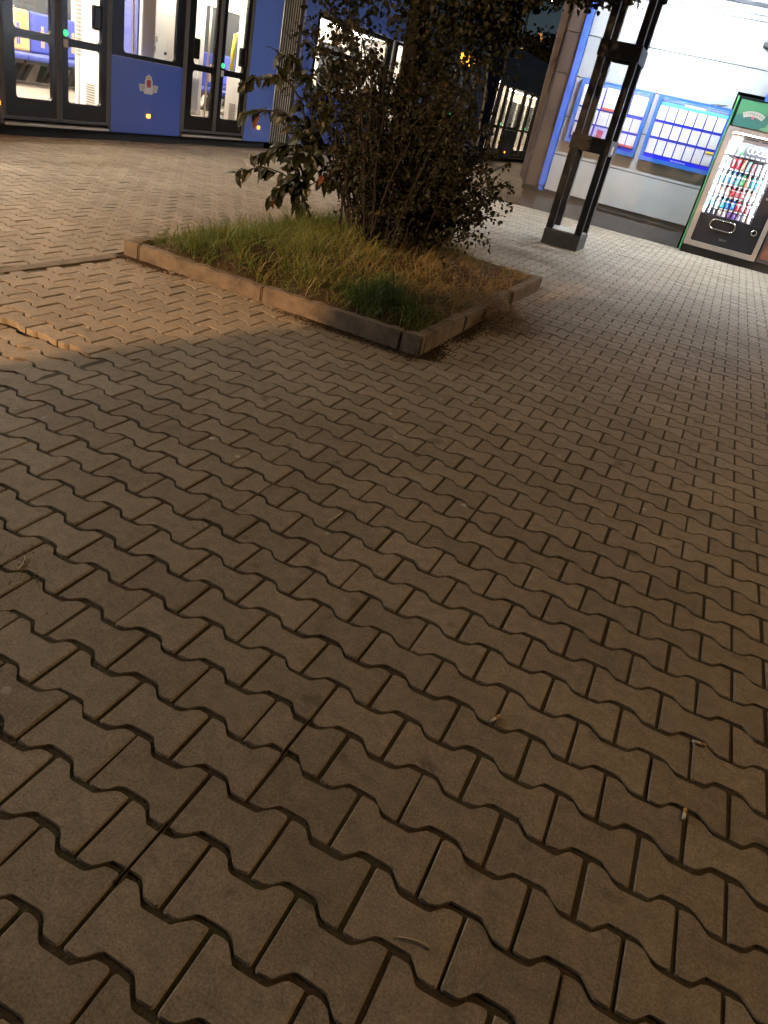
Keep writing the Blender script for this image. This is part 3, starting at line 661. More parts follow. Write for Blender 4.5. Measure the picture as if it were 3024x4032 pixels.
def seat(tr, y, x, m_s, w=.42):
    mb = MB(); 
    mb.bbox(x-.10, x-.03, y-w/2, y+w/2, .74, 1.25, .03)
    s = mb.build('seat', m_s, tr)
    c = MB(); c.bbox(x-.05, x+.40, y-w/2, y+w/2, .66, .73, .025); c.build('seat_cushion', m_seatblue, s)
    b = MB(); b.prism([(x-.06, .66), (x+.30, .655), (x+.30, .62), (x+.16, .60), (x-.02, .36), (x-.10, .36), (x+.02, .60)], 'y', y-.09, y-.03)
    b.prism([(x-.06, .66), (x+.30, .655), (x+.30, .62), (x+.16, .60), (x-.02, .36), (x-.10, .36), (x+.02, .60)], 'y', y+.03, y+.09); b.box(x-.05, x+.33, y-w/2+.02, y+w/2-.02, .61, .655); b.build('seat_bracket', m_bracket, s)
    ic = MB(); zc = .92                                                   # woven figure on the backrest
    for dy, z0, z1, hw in ((0, zc+.12, zc+.17, .022), (0, zc, zc+.11, .035), (-.018, zc-.10, zc-.001, .011), (.018, zc-.10, zc-.001, .011), (0, zc+.055, zc+.085, .075)):
        ic.box(x-.029, x-.026+.001*hw, y+dy-hw, y+dy+hw, z0, z1)
    ic.build('seat_motif', m_seatyellow if m_s is m_seatblue else m_seatblue, s)
    return s
def rail(tr, pts, m=None, r=.016, name='handrail'):
    MB().tube(pts, r, 8).build(name, m or m_steel, tr, True)
def grille(tr, face, y0, y1, z0, z1, n, at, axis='y'):
    """slatted vent; axis 'y': on a face looking to -y at y=at, spanning x y0..y1; axis 'x': facing +x at x=at"""
    g = MB()
    for i in range(n):
        z = z0+(z1-z0)*(i+.5)/n; dz = (z1-z0)/n*.28
        if axis == 'y': g.box(y0, y1, at-.006, at-.001, z-dz, z+dz)
        else: g.box(at+.001, at+.006, y0, y1, z-dz, z+dz)
    g.build('vent_grille', m_vent, tr)

t1 = thing('tram', (-8.2, 9, 0), 'long blue and black articulated tram with lit doors standing at the platform', 'tram')
car_shell(t1, -3.0, 11.66, m_tramblue)
low_panel(t1, -3.0, 5.945); win(t1, 2.9, 5.945, 3.1, 5.78)
door(t1, 6.0, 7.655, handles=(None, (7.455, 1.36)))
low_panel(t1, 7.70, 9.145); win(t1, 7.70, 9.145, 7.925, 8.975)
door(t1, 9.19, 10.79, handles=((9.42, 1.28), (10.61, 1.30)))
MB().bbox(FX-.05, FX, 10.835, 11.66, .10, 2.284, .006).build('side_panel', m_tramlight, t1)
marker(t1, 8.434, .335); marker(t1, 11.262, .325); marker(t1, 5.92, .325)
# crest with wings
em = MB(); ey, ez = 8.424, .70
em.prism([(ey-.155, ez+.03), (ey-.135, ez-.085), (ey-.075, ez-.085), (ey-.065, ez-.125), (ey+.065, ez-.125), (ey+.075, ez-.085), (ey+.135, ez-.085), (ey+.155, ez+.03), (ey+.06, ez+.03), (ey+.062, ez+.10), (ey+.045, ez+.115),
          (ey+.045, ez+.165), (ey+.02, ez+.17), (ey, ez+.205), (ey-.02, ez+.17), (ey-.045, ez+.165), (ey-.045, ez+.115), (ey-.062, ez+.10), (ey-.06, ez+.03)], 'x', FX, FX+.004)
emb = em.build('emblem', mat('emblem_white', (.55, .53, .52), .5), t1)
for s_ in (-1, 1):
    e2 = MB()
    for k in range(5): e2.box(FX+.0045, FX+.006, min(ey+s_*.062, ey+s_*(.142-.004*k)), max(ey+s_*.062, ey+s_*(.142-.004*k)), ez+.008-.02*k, ez+.018-.02*k)
    e2.build('emblem_wing', mat('emblem_grey', (.22, .20, .20), .6) if s_ < 0 else bpy.data.materials['emblem_grey'], emb)
e3 = MB(); e3.prism([(ey-.036, ez+.10), (ey-.036, ez+.02), (ey-.025, ez-.015), (ey+.025, ez-.015), (ey+.036, ez+.02), (ey+.036, ez+.10), (ey+.02, ez+.115), (ey-.02, ez+.115)], 'x', FX+.0045, FX+.0065); e3.build('emblem_shield', mat('emblem_red', (.30, .03, .035), .5), emb)
e4 = MB(); e4.prism([(ey-.03, ez+.125), (ey+.03, ez+.125), (ey+.03, ez+.152), (ey, ez+.178), (ey-.03, ez+.152)], 'x', FX+.0045, FX+.0065); e4.build('emblem_crown', mat('emblem_gold', (.45, .36, .16), .5), emb)
for ob_ in [emb]+list(emb.children):
    for v_ in ob_.data.vertices: v_.co.y = ey+(v_.co.y-ey)*1.25; v_.co.z = .70+(v_.co.z-.70)*.74
# inside of the first car
y_, z_ = A(6.44, 1.0, -9.2)
seat(t1, y_-.22, -9.2, m_seatyellow); seat(t1, y_+.22, -9.2, m_seatblue); seat(t1, y_-.66, -9.2, m_seatyellow)
y_, z_ = A(6.98, .7, -9.2); seat(t1, y_+.12, -9.2, m_seatblue); seat(t1, y_+.56, -9.2, m_seatblue)
for k in range(4): seat(t1, 4.0+k*.5, -9.2, m_seatblue)
y_, z_ = A(7.155, 1, -7.55); rail(t1, [(-7.55, y_, .33), (-7.55, y_, 2.35)], name='grab_pole')
y_, z_ = A(7.31, 1, -7.45); rail(t1, [(-7.45, y_, 2.35), (-7.45, y_, .95), (-7.44, y_+.06, .78), (-7.42, y_+.14, .70)], name='grab_pole')
y_, z_ = A(7.27, 1.5, -7.48); rail(t1, [(-7.48, y_, 1.45), (-7.48, y_, 2.0)], m_yellow, .034, 'yellow_grip')
p = MB(); p.bbox(-7.62, -7.12, 7.66, 7.70, .331, 2.3, .01); p.bbox(-7.40, -7.12, 7.56, 7.655, .331, .95, .02); p.build('partition', m_white_in, t1)
grille(t1, 0, -7.33, -7.19, .36, .62, 9, 7.56)
g_ = MB()
for k in range(16): g_.box(-7.60, -7.50, 7.652, 7.658, .9+k*.045, .92+k*.045)
g_.build('radiator_grille', m_vent, t1)
# white equipment cabinet behind the big window
c_ = MB(); c_.bbox(-8.6, -7.75, 9.0, 10.0, .331, 2.34, .02); c_.bbox(-7.74, -7.45, 8.72, 9.02, .331, 2.3, .03); c_.build('equipment_cabinet', m_white_in, t1)
y_, _ = A(8.17, 1.5, -7.5); MB().bbox(-7.95, -7.50, y_, y_+.05, .40, 2.3, .01).build('blue_divider', m_bluestrip, t1)
for (ua, va), (ub, vb), n_ in (((590, 134), (620, 166), 6), ((586, 176), (613, 205), 5)):
    a_ = at_y(ua, va, 8.996); b_ = at_y(ub, vb, 8.996)
    grille(t1, 0, min(a_[0], b_[0]), max(a_[0], b_[0]), min(a_[2], b_[2]), max(a_[2], b_[2]), n_, 8.998)
y_, _ = A(8.02, 1.3, -7.25); yb_, _ = A(8.10, 1.3, -7.25)
rail(t1, [(-7.25, y_-.06, 1.70), (-7.25, y_+.02, 1.70), (-7.25, y_+.07, 1.64), (-7.25, y_+.08, 1.1), (-7.25, y_+.08, .5)], m_steel, .017)
k_ = at_y(652, 211, 8.715); MB().tube([(k_[0], 8.718, k_[2]), (k_[0], 8.705, k_[2])], .02, 12).build('lock_knob', m_black, t1)
# second doorway: silver heater slats, yellow grip, white box
h_ = MB()
for k in range(8):
    y_ = 10.05+k*.055; h_.tube([(-7.75, y_, .40), (-7.75, y_, .86), (-7.82, y_, 1.0), (-7.98, y_, 1.16), (-8.1, y_, 1.24)], .021, 6)
h_.build('heater_slats', mat('heater_silver', (.55, .54, .53), .35, metal=.5), t1)
c_ = MB(); c_.bbox(-8.5, -7.8, 10.5, 10.62, .331, 2.3, .02); c_.bbox(-7.40, -7.12, 10.72, 10.80, .331, 1.0, .02); c_.bbox(-7.3, -7.12, 10.80, 10.83, .331, 2.3, .008); c_.build('partition', m_white_in, t1)
grille(t1, 0, -7.30, -7.18, .36, .62, 10, 10.72)
y_, _ = A(10.37, 1.3, -7.40); rail(t1, [(-7.40, y_, .9), (-7.40, y_, 1.0), (-7.40, y_+.02, 1.5), (-7.40, y_+.05, 1.62), (-7.40, y_+.12, 1.60), (-7.40, y_+.13, .5)], m_steel, .017)
rail(t1, [(-7.405, y_-.035, 1.08), (-7.405, y_-.03, 1.35), (-7.405, y_+.005, 1.6)], m_yellow, .030, 'yellow_grip')
y_, _ = A(9.72, 1.3, -7.6); rail(t1, [(-7.6, y_, .33), (-7.6, y_, 2.35)], name='grab_pole')
seat(t1, 11.4, -8.2, m_seatblue); seat(t1, 11.9, -8.9, m_seatblue)
# bellows
bl_ = MB(); bd = MB()
for k in range(8):
    y = 11.72+k*.075; bl_.bbox(FX-.05, FX-.024, y-.009, y+.009, .08, 3.1, .004); bd.box(FX-.16, FX-.034, y+.0095, y+.0655, .08, 3.1)
bl_.build('bellows_ribs', m_bellow_l, t1); bd.box(BX+.05, FX-.161, 11.67, 12.36, .08, .20); bd.box(BX+.05, FX-.161, 11.67, 12.36, 2.5, 3.1); bd.box(FX-.10, FX-.03, 12.27, 12.375, .08, 3.1); bd.build('bellows_folds', m_bellow_d, t1)
# second car
front = [(12.38, 2.285), (22.55, 2.285), (22.86, 2.62), (22.74, 2.95), (22.45, 3.22), (12.38, 3.25)]
car_shell(t1, 12.38, 22.5, m_tramlight, front)
MB().bbox(FX-.05, FX, 12.38, 12.84, .10, 2.284, .006).build('side_panel', m_tramlight, t1)
low_panel(t1, 12.845, 16.20, m=m_tramblue); win(t1, 12.845, 16.20, 12.93, 15.95, 1.09, 2.20, 1.72)
door(t1, 16.30, 17.95); low_panel(t1, 18.0, 19.75); win(t1, 18.0, 19.75, 18.2, 19.6)
door(t1, 19.85, 21.3); low_panel(t1, 21.35, 23.35); win(t1, 21.35, 22.55, 21.45, 22.2)
b = MB(); b.prism([(22.56, 1.0), (23.50, 1.0), (23.40, 1.6), (23.12, 2.2), (22.88, 2.60), (22.56, 2.28)], 'x', FX-.05, FX); b.prism([(23.36, .1), (23.72, .16), (23.74, .6), (23.52, .999), (23.36, .999)], 'x', FX-.05, FX); b.build('cab_side', m_tramblue, t1)
b = MB(); prof = [(23.74, .20), (23.76, .6), (23.54, 1.0), (23.42, 1.6), (23.14, 2.2), (22.90, 2.6), (22.77, 2.95), (22.48, 3.24)]
b.tube([(FX-.012, y, z) for y, z in prof], .055, 8); b.build('cab_edge_trim', m_trimgreen, t1, True)
b = MB(); xs = [(FX-.08, 0), (FX-.5, .22), (-8.2, .34), (BX+.4, .22), (BX, 0)]
for i in range(len(xs)-1):
    for j in range(len(prof)-1):
        b.add([(xs[i][0], prof[j][0]+xs[i][1], prof[j][1]), (xs[i+1][0], prof[j][0]+xs[i+1][1], prof[j][1]), (xs[i+1][0], prof[j+1][0]+xs[i+1][1], prof[j+1][1]), (xs[i][0], prof[j+1][0]+xs[i][1], prof[j+1][1])], [(0, 1, 2, 3)])
b.build('cab_front', m_tramnavy, t1)
dp = MB(); dp.box(FX-.03, FX+.004, 20.3, 21.9, 2.30, 2.60); dpo = dp.build('display_case', m_black, t1)
nt = m_led.node_tree; b_ = nt.nodes['Principled BSDF']                    # lit dots of the destination display
tc = nt.nodes.new('ShaderNodeTexCoord'); ck = nt.nodes.new('ShaderNodeTexChecker'); ck.inputs['Scale'].default_value = 26; ns = nt.nodes.new('ShaderNodeTexNoise'); ns.inputs['Scale'].default_value = 9; ns.inputs['Detail'].default_value = 1
gt = nt.nodes.new('ShaderNodeMath'); gt.operation = 'GREATER_THAN'; gt.inputs[1].default_value = .5; mu = nt.nodes.new('ShaderNodeMath'); mu.operation = 'MULTIPLY'; mu2 = nt.nodes.new('ShaderNodeMath'); mu2.operation = 'MULTIPLY'; mu2.inputs[1].default_value = 9
nt.links.new(tc.outputs['Object'], ck.inputs['Vector']); nt.links.new(tc.outputs['Object'], ns.inputs['Vector']); nt.links.new(ns.outputs['Fac'], gt.inputs[0]); nt.links.new(ck.outputs['Fac'], mu.inputs[0]); nt.links.new(gt.outputs[0], mu.inputs[1]); nt.links.new(mu.outputs[0], mu2.inputs[0]); nt.links.new(mu2.outputs[0], b_.inputs['Emission Strength'])
MB().box(FX+.005, FX+.008, 20.4, 21.8, 2.34, 2.57).build('display_dots', m_led, dpo)
for k in range(5): seat(t1, 13.4+k*.55, -9.2, m_seatblue)
for k in range(3): y = 13.9+k*1.6; rail(t1, [(-7.7, y, .33), (-7.7, y, 2.35)], name='grab_pole')
p = MB(); p.bbox(-8.9, -7.2, 18.1, 18.15, .331, 2.3, .01); p.build('partition', m_white_in, t1)

t2 = thing('tram', (-8.2, 32, 0), 'second dark tram with bright doors standing farther along the platform behind the first', 'tram')
car_shell(t2, 24.7, 40, m_tramnavy)
low_panel(t2, 24.7, 24.85, 2.284, m_tramnavy); door(t2, 24.9, 26.38); low_panel(t2, 26.44, 27.9, m=m_tramnavy); win(t2, 26.44, 27.9, 26.5, 27.78, 1.1, 2.24)
door(t2, 27.96, 29.86); low_panel(t2, 29.92, 40, m=m_tramnavy); win(t2, 29.92, 33.5, 30.1, 33.2); win(t2, 33.55, 40, 33.7, 39.6)
MB().box(BX+.05, FX-.05, 24.62, 24.69, .1, 3.2).build('cab_front', m_tramnavy, t2)
marker(t2, 27.1, .30)
MB().bbox(-8.3, -8.2, 27.3, 29.6, .331, 2.3, .01).build('partition', m_cream, t2)
rail(t2, [(-7.5, 25.7, .33), (-7.5, 25.7, 2.3)], m_yellow, .04, 'yellow_grip')
for k in range(3): seat(t2, 29.3+k*.5, -9.2, m_seatblue)

# ------------------------------------------------------------------ the station building
bd_ = thing('station_building', (-1.0, 14.5, 0), 'white clad station building with grey plinth and brown corner by the machines', 'building')
WY = 13.70
zs = [.378, .978, 1.585, 2.197, 2.800, 3.405]
w = MB()
def panels(x0, x1, zlo, zhi):
    for i in range(len(zs)):
        a_ = zs[i]+.007; b_ = (zs[i+1]-.007) if i+1 < len(zs) else 3.62
        a_, b_ = max(a_, zlo), min(b_, zhi)
        if b_-a_ > .02: w.bbox(x0, x1, WY, WY+.03, a_, b_, .003)
panels(-2.40, .205, .378, 3.62)
panels(.208, 5.0, 2.46, 3.62)
w.build('wall_panels', m_white, bd_)
k = MB(); k.box(-2.83, .20, WY+.031, WY+.30, .30, 3.62); k.box(.20, 5.0, WY+.031, WY+.30, 2.47, 3.62); k.box(.16, .202, WY+.10, 14.9, .01, 2.46); k.box(.20, 5, 14.6, 14.9, .0, 2.46); k.box(.2, 5, WY+.301, 14.59, 2.48, 2.6); k.build('wall_core', m_joint, bd_)
p = MB(); p.box(-2.80, .195, WY+.055, WY+.35, -.1, .372); p.build('plinth', m_plinth, bd_)
# rounded brown corner column in storey-high shells
c = MB()
for i in range(len(zs)):
    a_ = zs[i]+.006; b_ = (zs[i+1]-.006) if i+1 < len(zs) else 3.62
    poly = [(-2.515, WY-.045), (-2.515, WY+.25), (-2.84, WY+.25)]+[(-2.74-.10*math.cos(t), WY+.055-.10*math.sin(t)) for t in np.linspace(0, PI/2, 7)]
    c.prism(poly, 'z', a_, b_)
c.build('corner_cladding', m_brown, bd_)
MB().box(-2.80, -2.53, WY-.02, WY+.2, .36, 3.6).build('corner_core', m_joint, bd_)
MB().prism([(-2.935, .50), (-2.85, .40), (-2.85, 3.62), (-2.99, 3.62)], 'y', WY+.10, WY+.13).build('corner_flashing', m_navy, bd_)
d_ = MB(); d_.bbox(-2.513, -2.405, WY-.10, WY-.005, .44, 3.6, .012); d_.bbox(-2.50, -2.42, WY-.085, WY-.012, .35, .438, .008); d_.build('downpipe', m_blue, bd_)
s_ = MB(); s_.box(-3.1, 5, 11.7, WY+.3, 3.63, 3.72); s_.build('canopy', mat('canopy_sheet', (.45, .47, .49), .5, metal=.2), bd_)
r_ = MB()
for i in range(4): r_.bbox(-2.4, 5, WY-.14-.10*i-.03, WY-.14-.10*i+.03, 3.56, 3.629, .01)
r_.bbox(-2.4, 5, WY-.06, WY-.001, 3.47, 3.60, .012); r_.build('canopy_ribs', m_greymetal, bd_)
sb = MB(); sb.bbox(.63, 3.0, WY-.05, WY-.002, 2.40, 2.80, .01); sb.build('fascia_sign', m_blue, bd_)

def canopy_lamp(x0, label):
    cl = thing('canopy_lamp', (x0+.7, 12.3, 3.5), label, 'lamp', 'fluorescent lamps under the canopy')
    h = MB(); h.bbox(x0, x0+1.4, 12.23, 12.37, 3.55, 3.625, .01); h.bbox(x0-.05, x0+1.45, 12.165, 12.18, 3.425, 3.625, .002); h.bbox(x0-.05, x0+1.45, 12.181, 12.229, 3.60, 3.625, .002); h.build('lamp_housing', m_greymetal, cl)  # front skirt added to cut the tube's light off across the paving
    h = MB(); h.tube([(x0+.05, 12.3, 3.50), (x0+1.35, 12.3, 3.50)], .035, 12); h.build('tube', m_tubecool, cl, True)
canopy_lamp(-1.55, 'long bright fluorescent lamp under the canopy above the notice boards')
canopy_lamp(2.2, 'unseen fluorescent lamp added under the canopy beyond the vending machines')  # second lamp out of view, added to brighten the paving at the right
wf = thing('wall_fitting', (.56, WY, 3.1), 'small grey fitting high on the white wall at the right edge', 'wall fitting')
g0 = at_y(3008, 188, WY-.1); h = MB(); h.bbox(g0[0]-.02, g0[0]+.20, WY-.18, WY-.001, g0[2]+.0, g0[2]+.07, .02); h.build('fitting_base', m_dark, wf)
h = MB(); h.bbox(g0[0], g0[0]+.18, WY-.16, WY-.02, g0[2]+.071, g0[2]+.24, .04); h.build('fitting_cover', m_greymetal, wf)

# ------------------------------------------------------------------ text
def text_mesh(txt, size, m, name, parent, loc, rot=0.0, normal='-y', extrude=.0006):
    cu = bpy.data.curves.new('t', 'FONT'); cu.body = txt; cu.size = size; cu.align_x = 'CENTER'; cu.align_y = 'CENTER'; cu.extrude = extrude; cu.resolution_u = 3
    ob = bpy.data.objects.new('t', cu); COL.objects.link(ob)
    dg_ = bpy.context.evaluated_depsgraph_get(); me = bpy.data.meshes.new_from_object(ob.evaluated_get(dg_))
    bpy.data.objects.remove(ob); bpy.data.curves.remove(cu)
    R = Matrix.Rotation(PI/2, 4, 'X') @ Matrix.Rotation(rot, 4, 'Z')
    me.transform(Matrix.Translation(Vector(loc)) @ R)
    return me
def text(txt, size, m, name, parent, loc):
    me = text_mesh(txt, size, m, name, parent, loc); me.name = name; me.materials.clear(); me.materials.append(m)
    o = bpy.data.objects.new(name, me); COL.objects.link(o); child(o, parent); return o

# ------------------------------------------------------------------ notice boards
def notice_board(x0, x1, z0, z1, label):
    b = thing('notice_board', ((x0+x1)/2, WY-.05, z0), label, 'notice board', 'notice boards on the station wall')
    f = MB(); f.ring_hole('y', WY-.105, WY-.004, (x0, x1, z0, z1), (x0+.055, x1-.055, z0+.06, z1-.043), .02); f.box(x0+.056, x1-.056, WY-.100, WY-.092, z1-.066, z1-.044); f.build('frame', m_board, b)
    MB().box(x0+.01, x1-.01, WY-.03, WY-.006, z0+.01, z1-.01).build('backing', m_boardback, b)
    MB().box(x0+.045, x1-.045, WY-.085, WY-.080, z0+.05, z1-.055).build('glass', m_vglass, b)
    l = MB(); l.tube([(x0+.08, WY-.068, z1-.055), (x1-.08, WY-.068, z1-.055)], .009, 8); l.build('light_tube', m_btube, b)
    return b
m_btube = mat('board_tube', (1, 1, 1), .4, emit=(.82, .90, 1), es=60)
PY = WY-.031
def page(b, x0, x1, z0, z1, m=None, lines=0, curl=.004):
    mb = MB(); nx, nz = 5, 5; vs = []
    for i in range(nx):
        for j in range(nz):
            u, v = i/(nx-1), j/(nz-1); vs.append((x0+(x1-x0)*u, PY-.003-curl*(math.sin(u*3+x0*11)*.5+.5)*(1-v)-.002*math.sin(v*5+x0*7), z0+(z1-z0)*v))
    mb.add(vs, [(i*nz+j, (i+1)*nz+j, (i+1)*nz+j+1, i*nz+j+1) for i in range(nx-1) for j in range(nz-1)])
    o = mb.build('timetable_page', m or m_paper, b)
    if lines:
        p = MB(); w_ = x1-x0; h_ = z1-z0
        for c in range(3):
            xc = x0+w_*(.12+.27*c)
            for r in range(lines):
                if random.random() < .82: p.box(xc, xc+w_*random.uniform(.12, .22), PY-.0145, PY-.0135, z1-h_*(.16+.78*r/lines)-.0045, z1-h_*(.16+.78*r/lines))
        p.box(x0+w_*.12, x0+w_*.6, PY-.0145, PY-.0135, z1-h_*.09, z1-h_*.04)
        p.build('print', m_print, o)
    return o
nb2 = notice_board(-.945, .275, 1.212, 2.200, 'blue framed board with three even rows of white timetable sheets, behind the green panel')
MB().box(-.885, .21, PY-.004, PY-.001, 2.060, 2.105).build('header_strip', m_boardcyan, nb2)
MB().box(-.885, .21, PY-.004, PY-.001, 1.272, 1.325).build('footer_strip', mat('board_royal', (.01, .02, .75), .4), nb2)
text('MPK KRAKÓW S.A.', .040, m_whitepaint, 'header_lettering', nb2, (-.333, PY-.006, 2.112))
text('www.mpk.krakow.pl', .030, m_whitepaint, 'footer_lettering', nb2, (-.30, PY-.006, 1.297))
for r, (zt, zb) in enumerate(((2.052, 1.845), (1.803, 1.597), (1.557, 1.338))):
    for c in range(7):
        x = -.888+c*.1585; pg = page(nb2, x, x+.138, zb, zt, lines=0 if r == 0 else 6)
        if r == 2 and c == 6: MB().box(x+.005, x+.133, PY-.0165, PY-.0155, zt-.03, zt-.004).build('yellow_heading', m_yellow, pg)
nb1 = notice_board(-2.275, -1.035, 1.212, 2.200, 'blue framed board of mixed sheets and posters partly hidden by the dark lattice post')
page(nb1, -2.215, -1.845, 1.80, 2.11); page(nb1, -1.815, -1.39, 1.82, 2.125); page(nb1, -1.36, -1.095, 1.825, 2.11)
a_ = MB(); a_.box(-1.815, -1.40, PY-.0145, PY-.0125, 1.80, 1.835); a_.build('red_strip', m_red, nb1)
a_ = MB(); a_.box(-1.762, -1.755, PY-.0145, PY-.0125, 1.86, 2.06); a_.build('printed_rule', m_print, nb1)
for x in (-2.215, -2.02, -1.83, -1.655): page(nb1, x, x+.165, 1.565, 1.772, lines=8)
for x in (-1.40, -1.245): page(nb1, x, x+.14, 1.568, 1.772, lines=8)
for x in (-2.21, -2.03): page(nb1, x, x+.155, 1.33, 1.535, lines=4)
ps = page(nb1, -1.835, -1.44, 1.29, 1.54, m=mat('poster_lilac', (.34, .34, .62), .6))
a_ = MB()
for x in (-1.78, -1.60): a_.prism([(x, 1.50), (x+.12, 1.49), (x+.10, 1.36), (x+.05, 1.33), (x+.01, 1.40)], 'y', PY-.0155, PY-.013)
a_.build('poster_shapes', m_pink, ps)
for x in (-1.40, -1.245):
    pg = page(nb1, x, x+.14, 1.335, 1.53, lines=5); MB().box(x, x+.14, PY-.0165, PY-.0145, 1.335, 1.368).build('red_footer', m_red, pg)
wr = MB(); wr.tube([(-.12, WY-.06, 2.205), (0.0, WY-.08, 2.222), (.13, WY-.09, 2.232), (.05, WY-.06, 2.212), (-.02, WY-.05, 2.206)], .006, 6)
tag(wr.build('twig', m_stem), 'thin bent twig lying on top of the blue timetable board', 'twig')

# ------------------------------------------------------------------ lattice post
lp = thing('lattice_post', (-1.117, 9.98, 0), 'dark four legged lattice post on a square base before the notice boards', 'lattice post')
x0, x1, y0, y1 = -1.375, -.868, 9.69, 10.27
b = MB(); b.bbox(x0, x1, y0, y1, -.05, .195, .012); lpb = b.build('base', m_postbase, lp)
b = MB(); b.bbox(x0+.02, x1-.02, y0+.02, y1-.02, .1955, .212, .006); b.build('base_infill', m_conc, lpb)
for px, py in ((x0+.008, y0+.008), (x1-.098, y0+.008), (x0+.008, y1-.098), (x1-.098, y1-.098)):
    MB().bbox(px, px+.09, py, py+.09, .20, 4.6, .008).build('leg', m_pole, lp)
for z0, z1 in ((1.19, 1.37), (2.225, 2.40), (3.26, 3.44)):
    b = MB(); b.bbox(x0-.004, x1+.004, y0-.004, y0+.008, z0, z1, .003); b.bbox(x0-.004, x1+.004, y1-.008, y1+.004, z0, z1, .003)
    b.bbox(x0-.005, x0+.007, y0+.009, y1-.009, z0, z1, .003); b.bbox(x1-.007, x1+.005, y0+.009, y1-.009, z0, z1, .003); b.build('tie_plate', m_pole, lp)
st = MB(); st.bbox(x1+.006, x1+.010, y0+.15, y0+.30, 1.215, 1.31, .001); st.build('sticker', mat('sticker', (.45, .33, .28), .6), lp)

# ------------------------------------------------------------------ vending machine
vm = thing('vending_machine', (.89, 13.9, 0), 'lit black fronted vending machine in a grey frame beside the notice boards', 'vending machine')
VF = 13.50
c = MB(); c.box(.30, .335, VF+.06, 14.35, .13, 1.965); c.box(1.44, 1.475, VF+.06, 14.35, .13, 1.965); c.box(.336, 1.439, VF+.06, 14.35, 1.93, 1.964); c.box(.336, 1.439, 14.31, 14.349, .131, 1.929); c.box(.336, 1.439, VF+.065, 14.30, .131, .64); c.box(1.21, 1.438, VF+.065, 14.30, .641, 1.928)
c.build('cabinet', m_black, vm)
f = MB(); f.ring_hole('y', VF-.02, VF+.06, (.275, 1.475, .135, 1.975), (.365, 1.40, .215, 1.905), .03); f.build('door_frame', m_frame, vm)
f = MB(); f.bbox(.27, 1.48, VF-.028, VF+.05, 1.977, 1.990, .003); f.build('top_trim', m_chrome, vm)
MB().box(.362, 1.40, VF+.02, VF+.055, .212, .660).build('lower_panel', m_black, vm)
MB().box(1.185, 1.40, VF+.02, VF+.055, .661, 1.906).build('control_panel', m_black, vm)
MB().box(.362, 1.184, VF+.025, VF+.030, .661, 1.906).build('glass', m_vglass, vm)
MB().bbox(.28, 2.6, VF+.035, 14.3, -.02, .128, .008).build('base', m_black, vm)
def ring_path(cx, cz, hw, hh, y, n=7):
    pts = []
    for a0, sx, sz in ((0, 1, 0), (180, -1, 0)):
        for k in range(n): t = math.radians(a0-90+180*k/(n-1)); pts.append((cx+sx*(hw-hh)+hh*math.cos(t), y, cz+hh*math.sin(t)))
    return pts+[pts[0], pts[1]]
b = MB(); b.tube(ring_path(.778, .541, .206, .076, VF+.006), .011, 8, False); b.build('delivery_slot', m_chrome, vm, True)
b = MB(); b.tube([(1.291+.042*math.cos(t), VF+.008, .554+.042*math.sin(t)) for t in np.linspace(0, 2*PI, 19)], .008, 6, False); b.build('coin_return', m_chrome, vm, True)
b = MB(); b.bbox(1.25, 1.345, VF+.002, VF+.02, 1.07, 1.10, .008); b.bbox(1.25, 1.34, VF+.004, VF+.02, 1.32, 1.44, .008); b.build('coin_slot', m_greymetal, vm)
text('BREAK', .042, mat('logo_grey', (.22, .22, .22), .5), 'maker_lettering', vm, (.869, VF+.018, .324))
b = MB(); b.box(.56, 1.184, VF+.012, VF+.024, 1.79, 1.895); d_ = b.build('display_panel', mat('display_brown', (.19, .155, .145), .5), vm)
b = MB(); b.box(.60, .80, VF+.010, VF+.0115, 1.835, 1.855); b.box(.85, 1.12, VF+.010, VF+.0115, 1.835, 1.855); b.build('display_print', m_dark, d_)
b = MB(); b.bbox(.37, .53, VF+.018, VF+.023, 1.745, 1.86, .02) if False else b.box(.372, .53, VF+.018, VF+.023, 1.76, 1.885); b.build('glass_sticker', m_whitepaint, vm)
b = MB(); b.bbox(1.02, 1.055, VF-.03, VF-.021, 1.93, 1.955, .004); b.build('amber_block', mat('amber_glow', (.6, .3, .1), .3, emit=(1, .45, .15), es=.8), vm)  # small amber block with emission, set on the door frame
l = MB(); l.box(.338, .352, VF+.07, VF+.10, .67, 1.90); l.box(1.195, 1.208, VF+.07, VF+.10, .67, 1.90); l.box(.355, 1.19, VF+.075, VF+.095, 1.90, 1.915); l.build('light_strip', m_ledstrip, vm)
rows = [1.615, 1.398, 1.172, .997, .797]
for z in rows:
    s = MB(); s.box(.345, 1.20, VF+.10, 14.28, z-.020, z-.008); sh = s.build('shelf', m_black, vm)
    t_ = MB()
    for k in range(10): t_.box(.375+k*.081, .375+k*.081+.055, VF+.093, VF+.099, z-.026, z-.004)
    t_.build('price_tag', m_whitepaint, sh)
sp = MB()
for xc in (.765, .93):
    for dx in (-.032, .032):
        sp.tube([(xc+dx+.042*math.cos(t), VF+.125+.004*dx, 1.70+.042*math.sin(t)) for t in np.linspace(0, 2*PI, 17)], .0055, 5, False)
sp.build('spiral', mat('spiral_white', (.75, .76, .80), .4), vm)
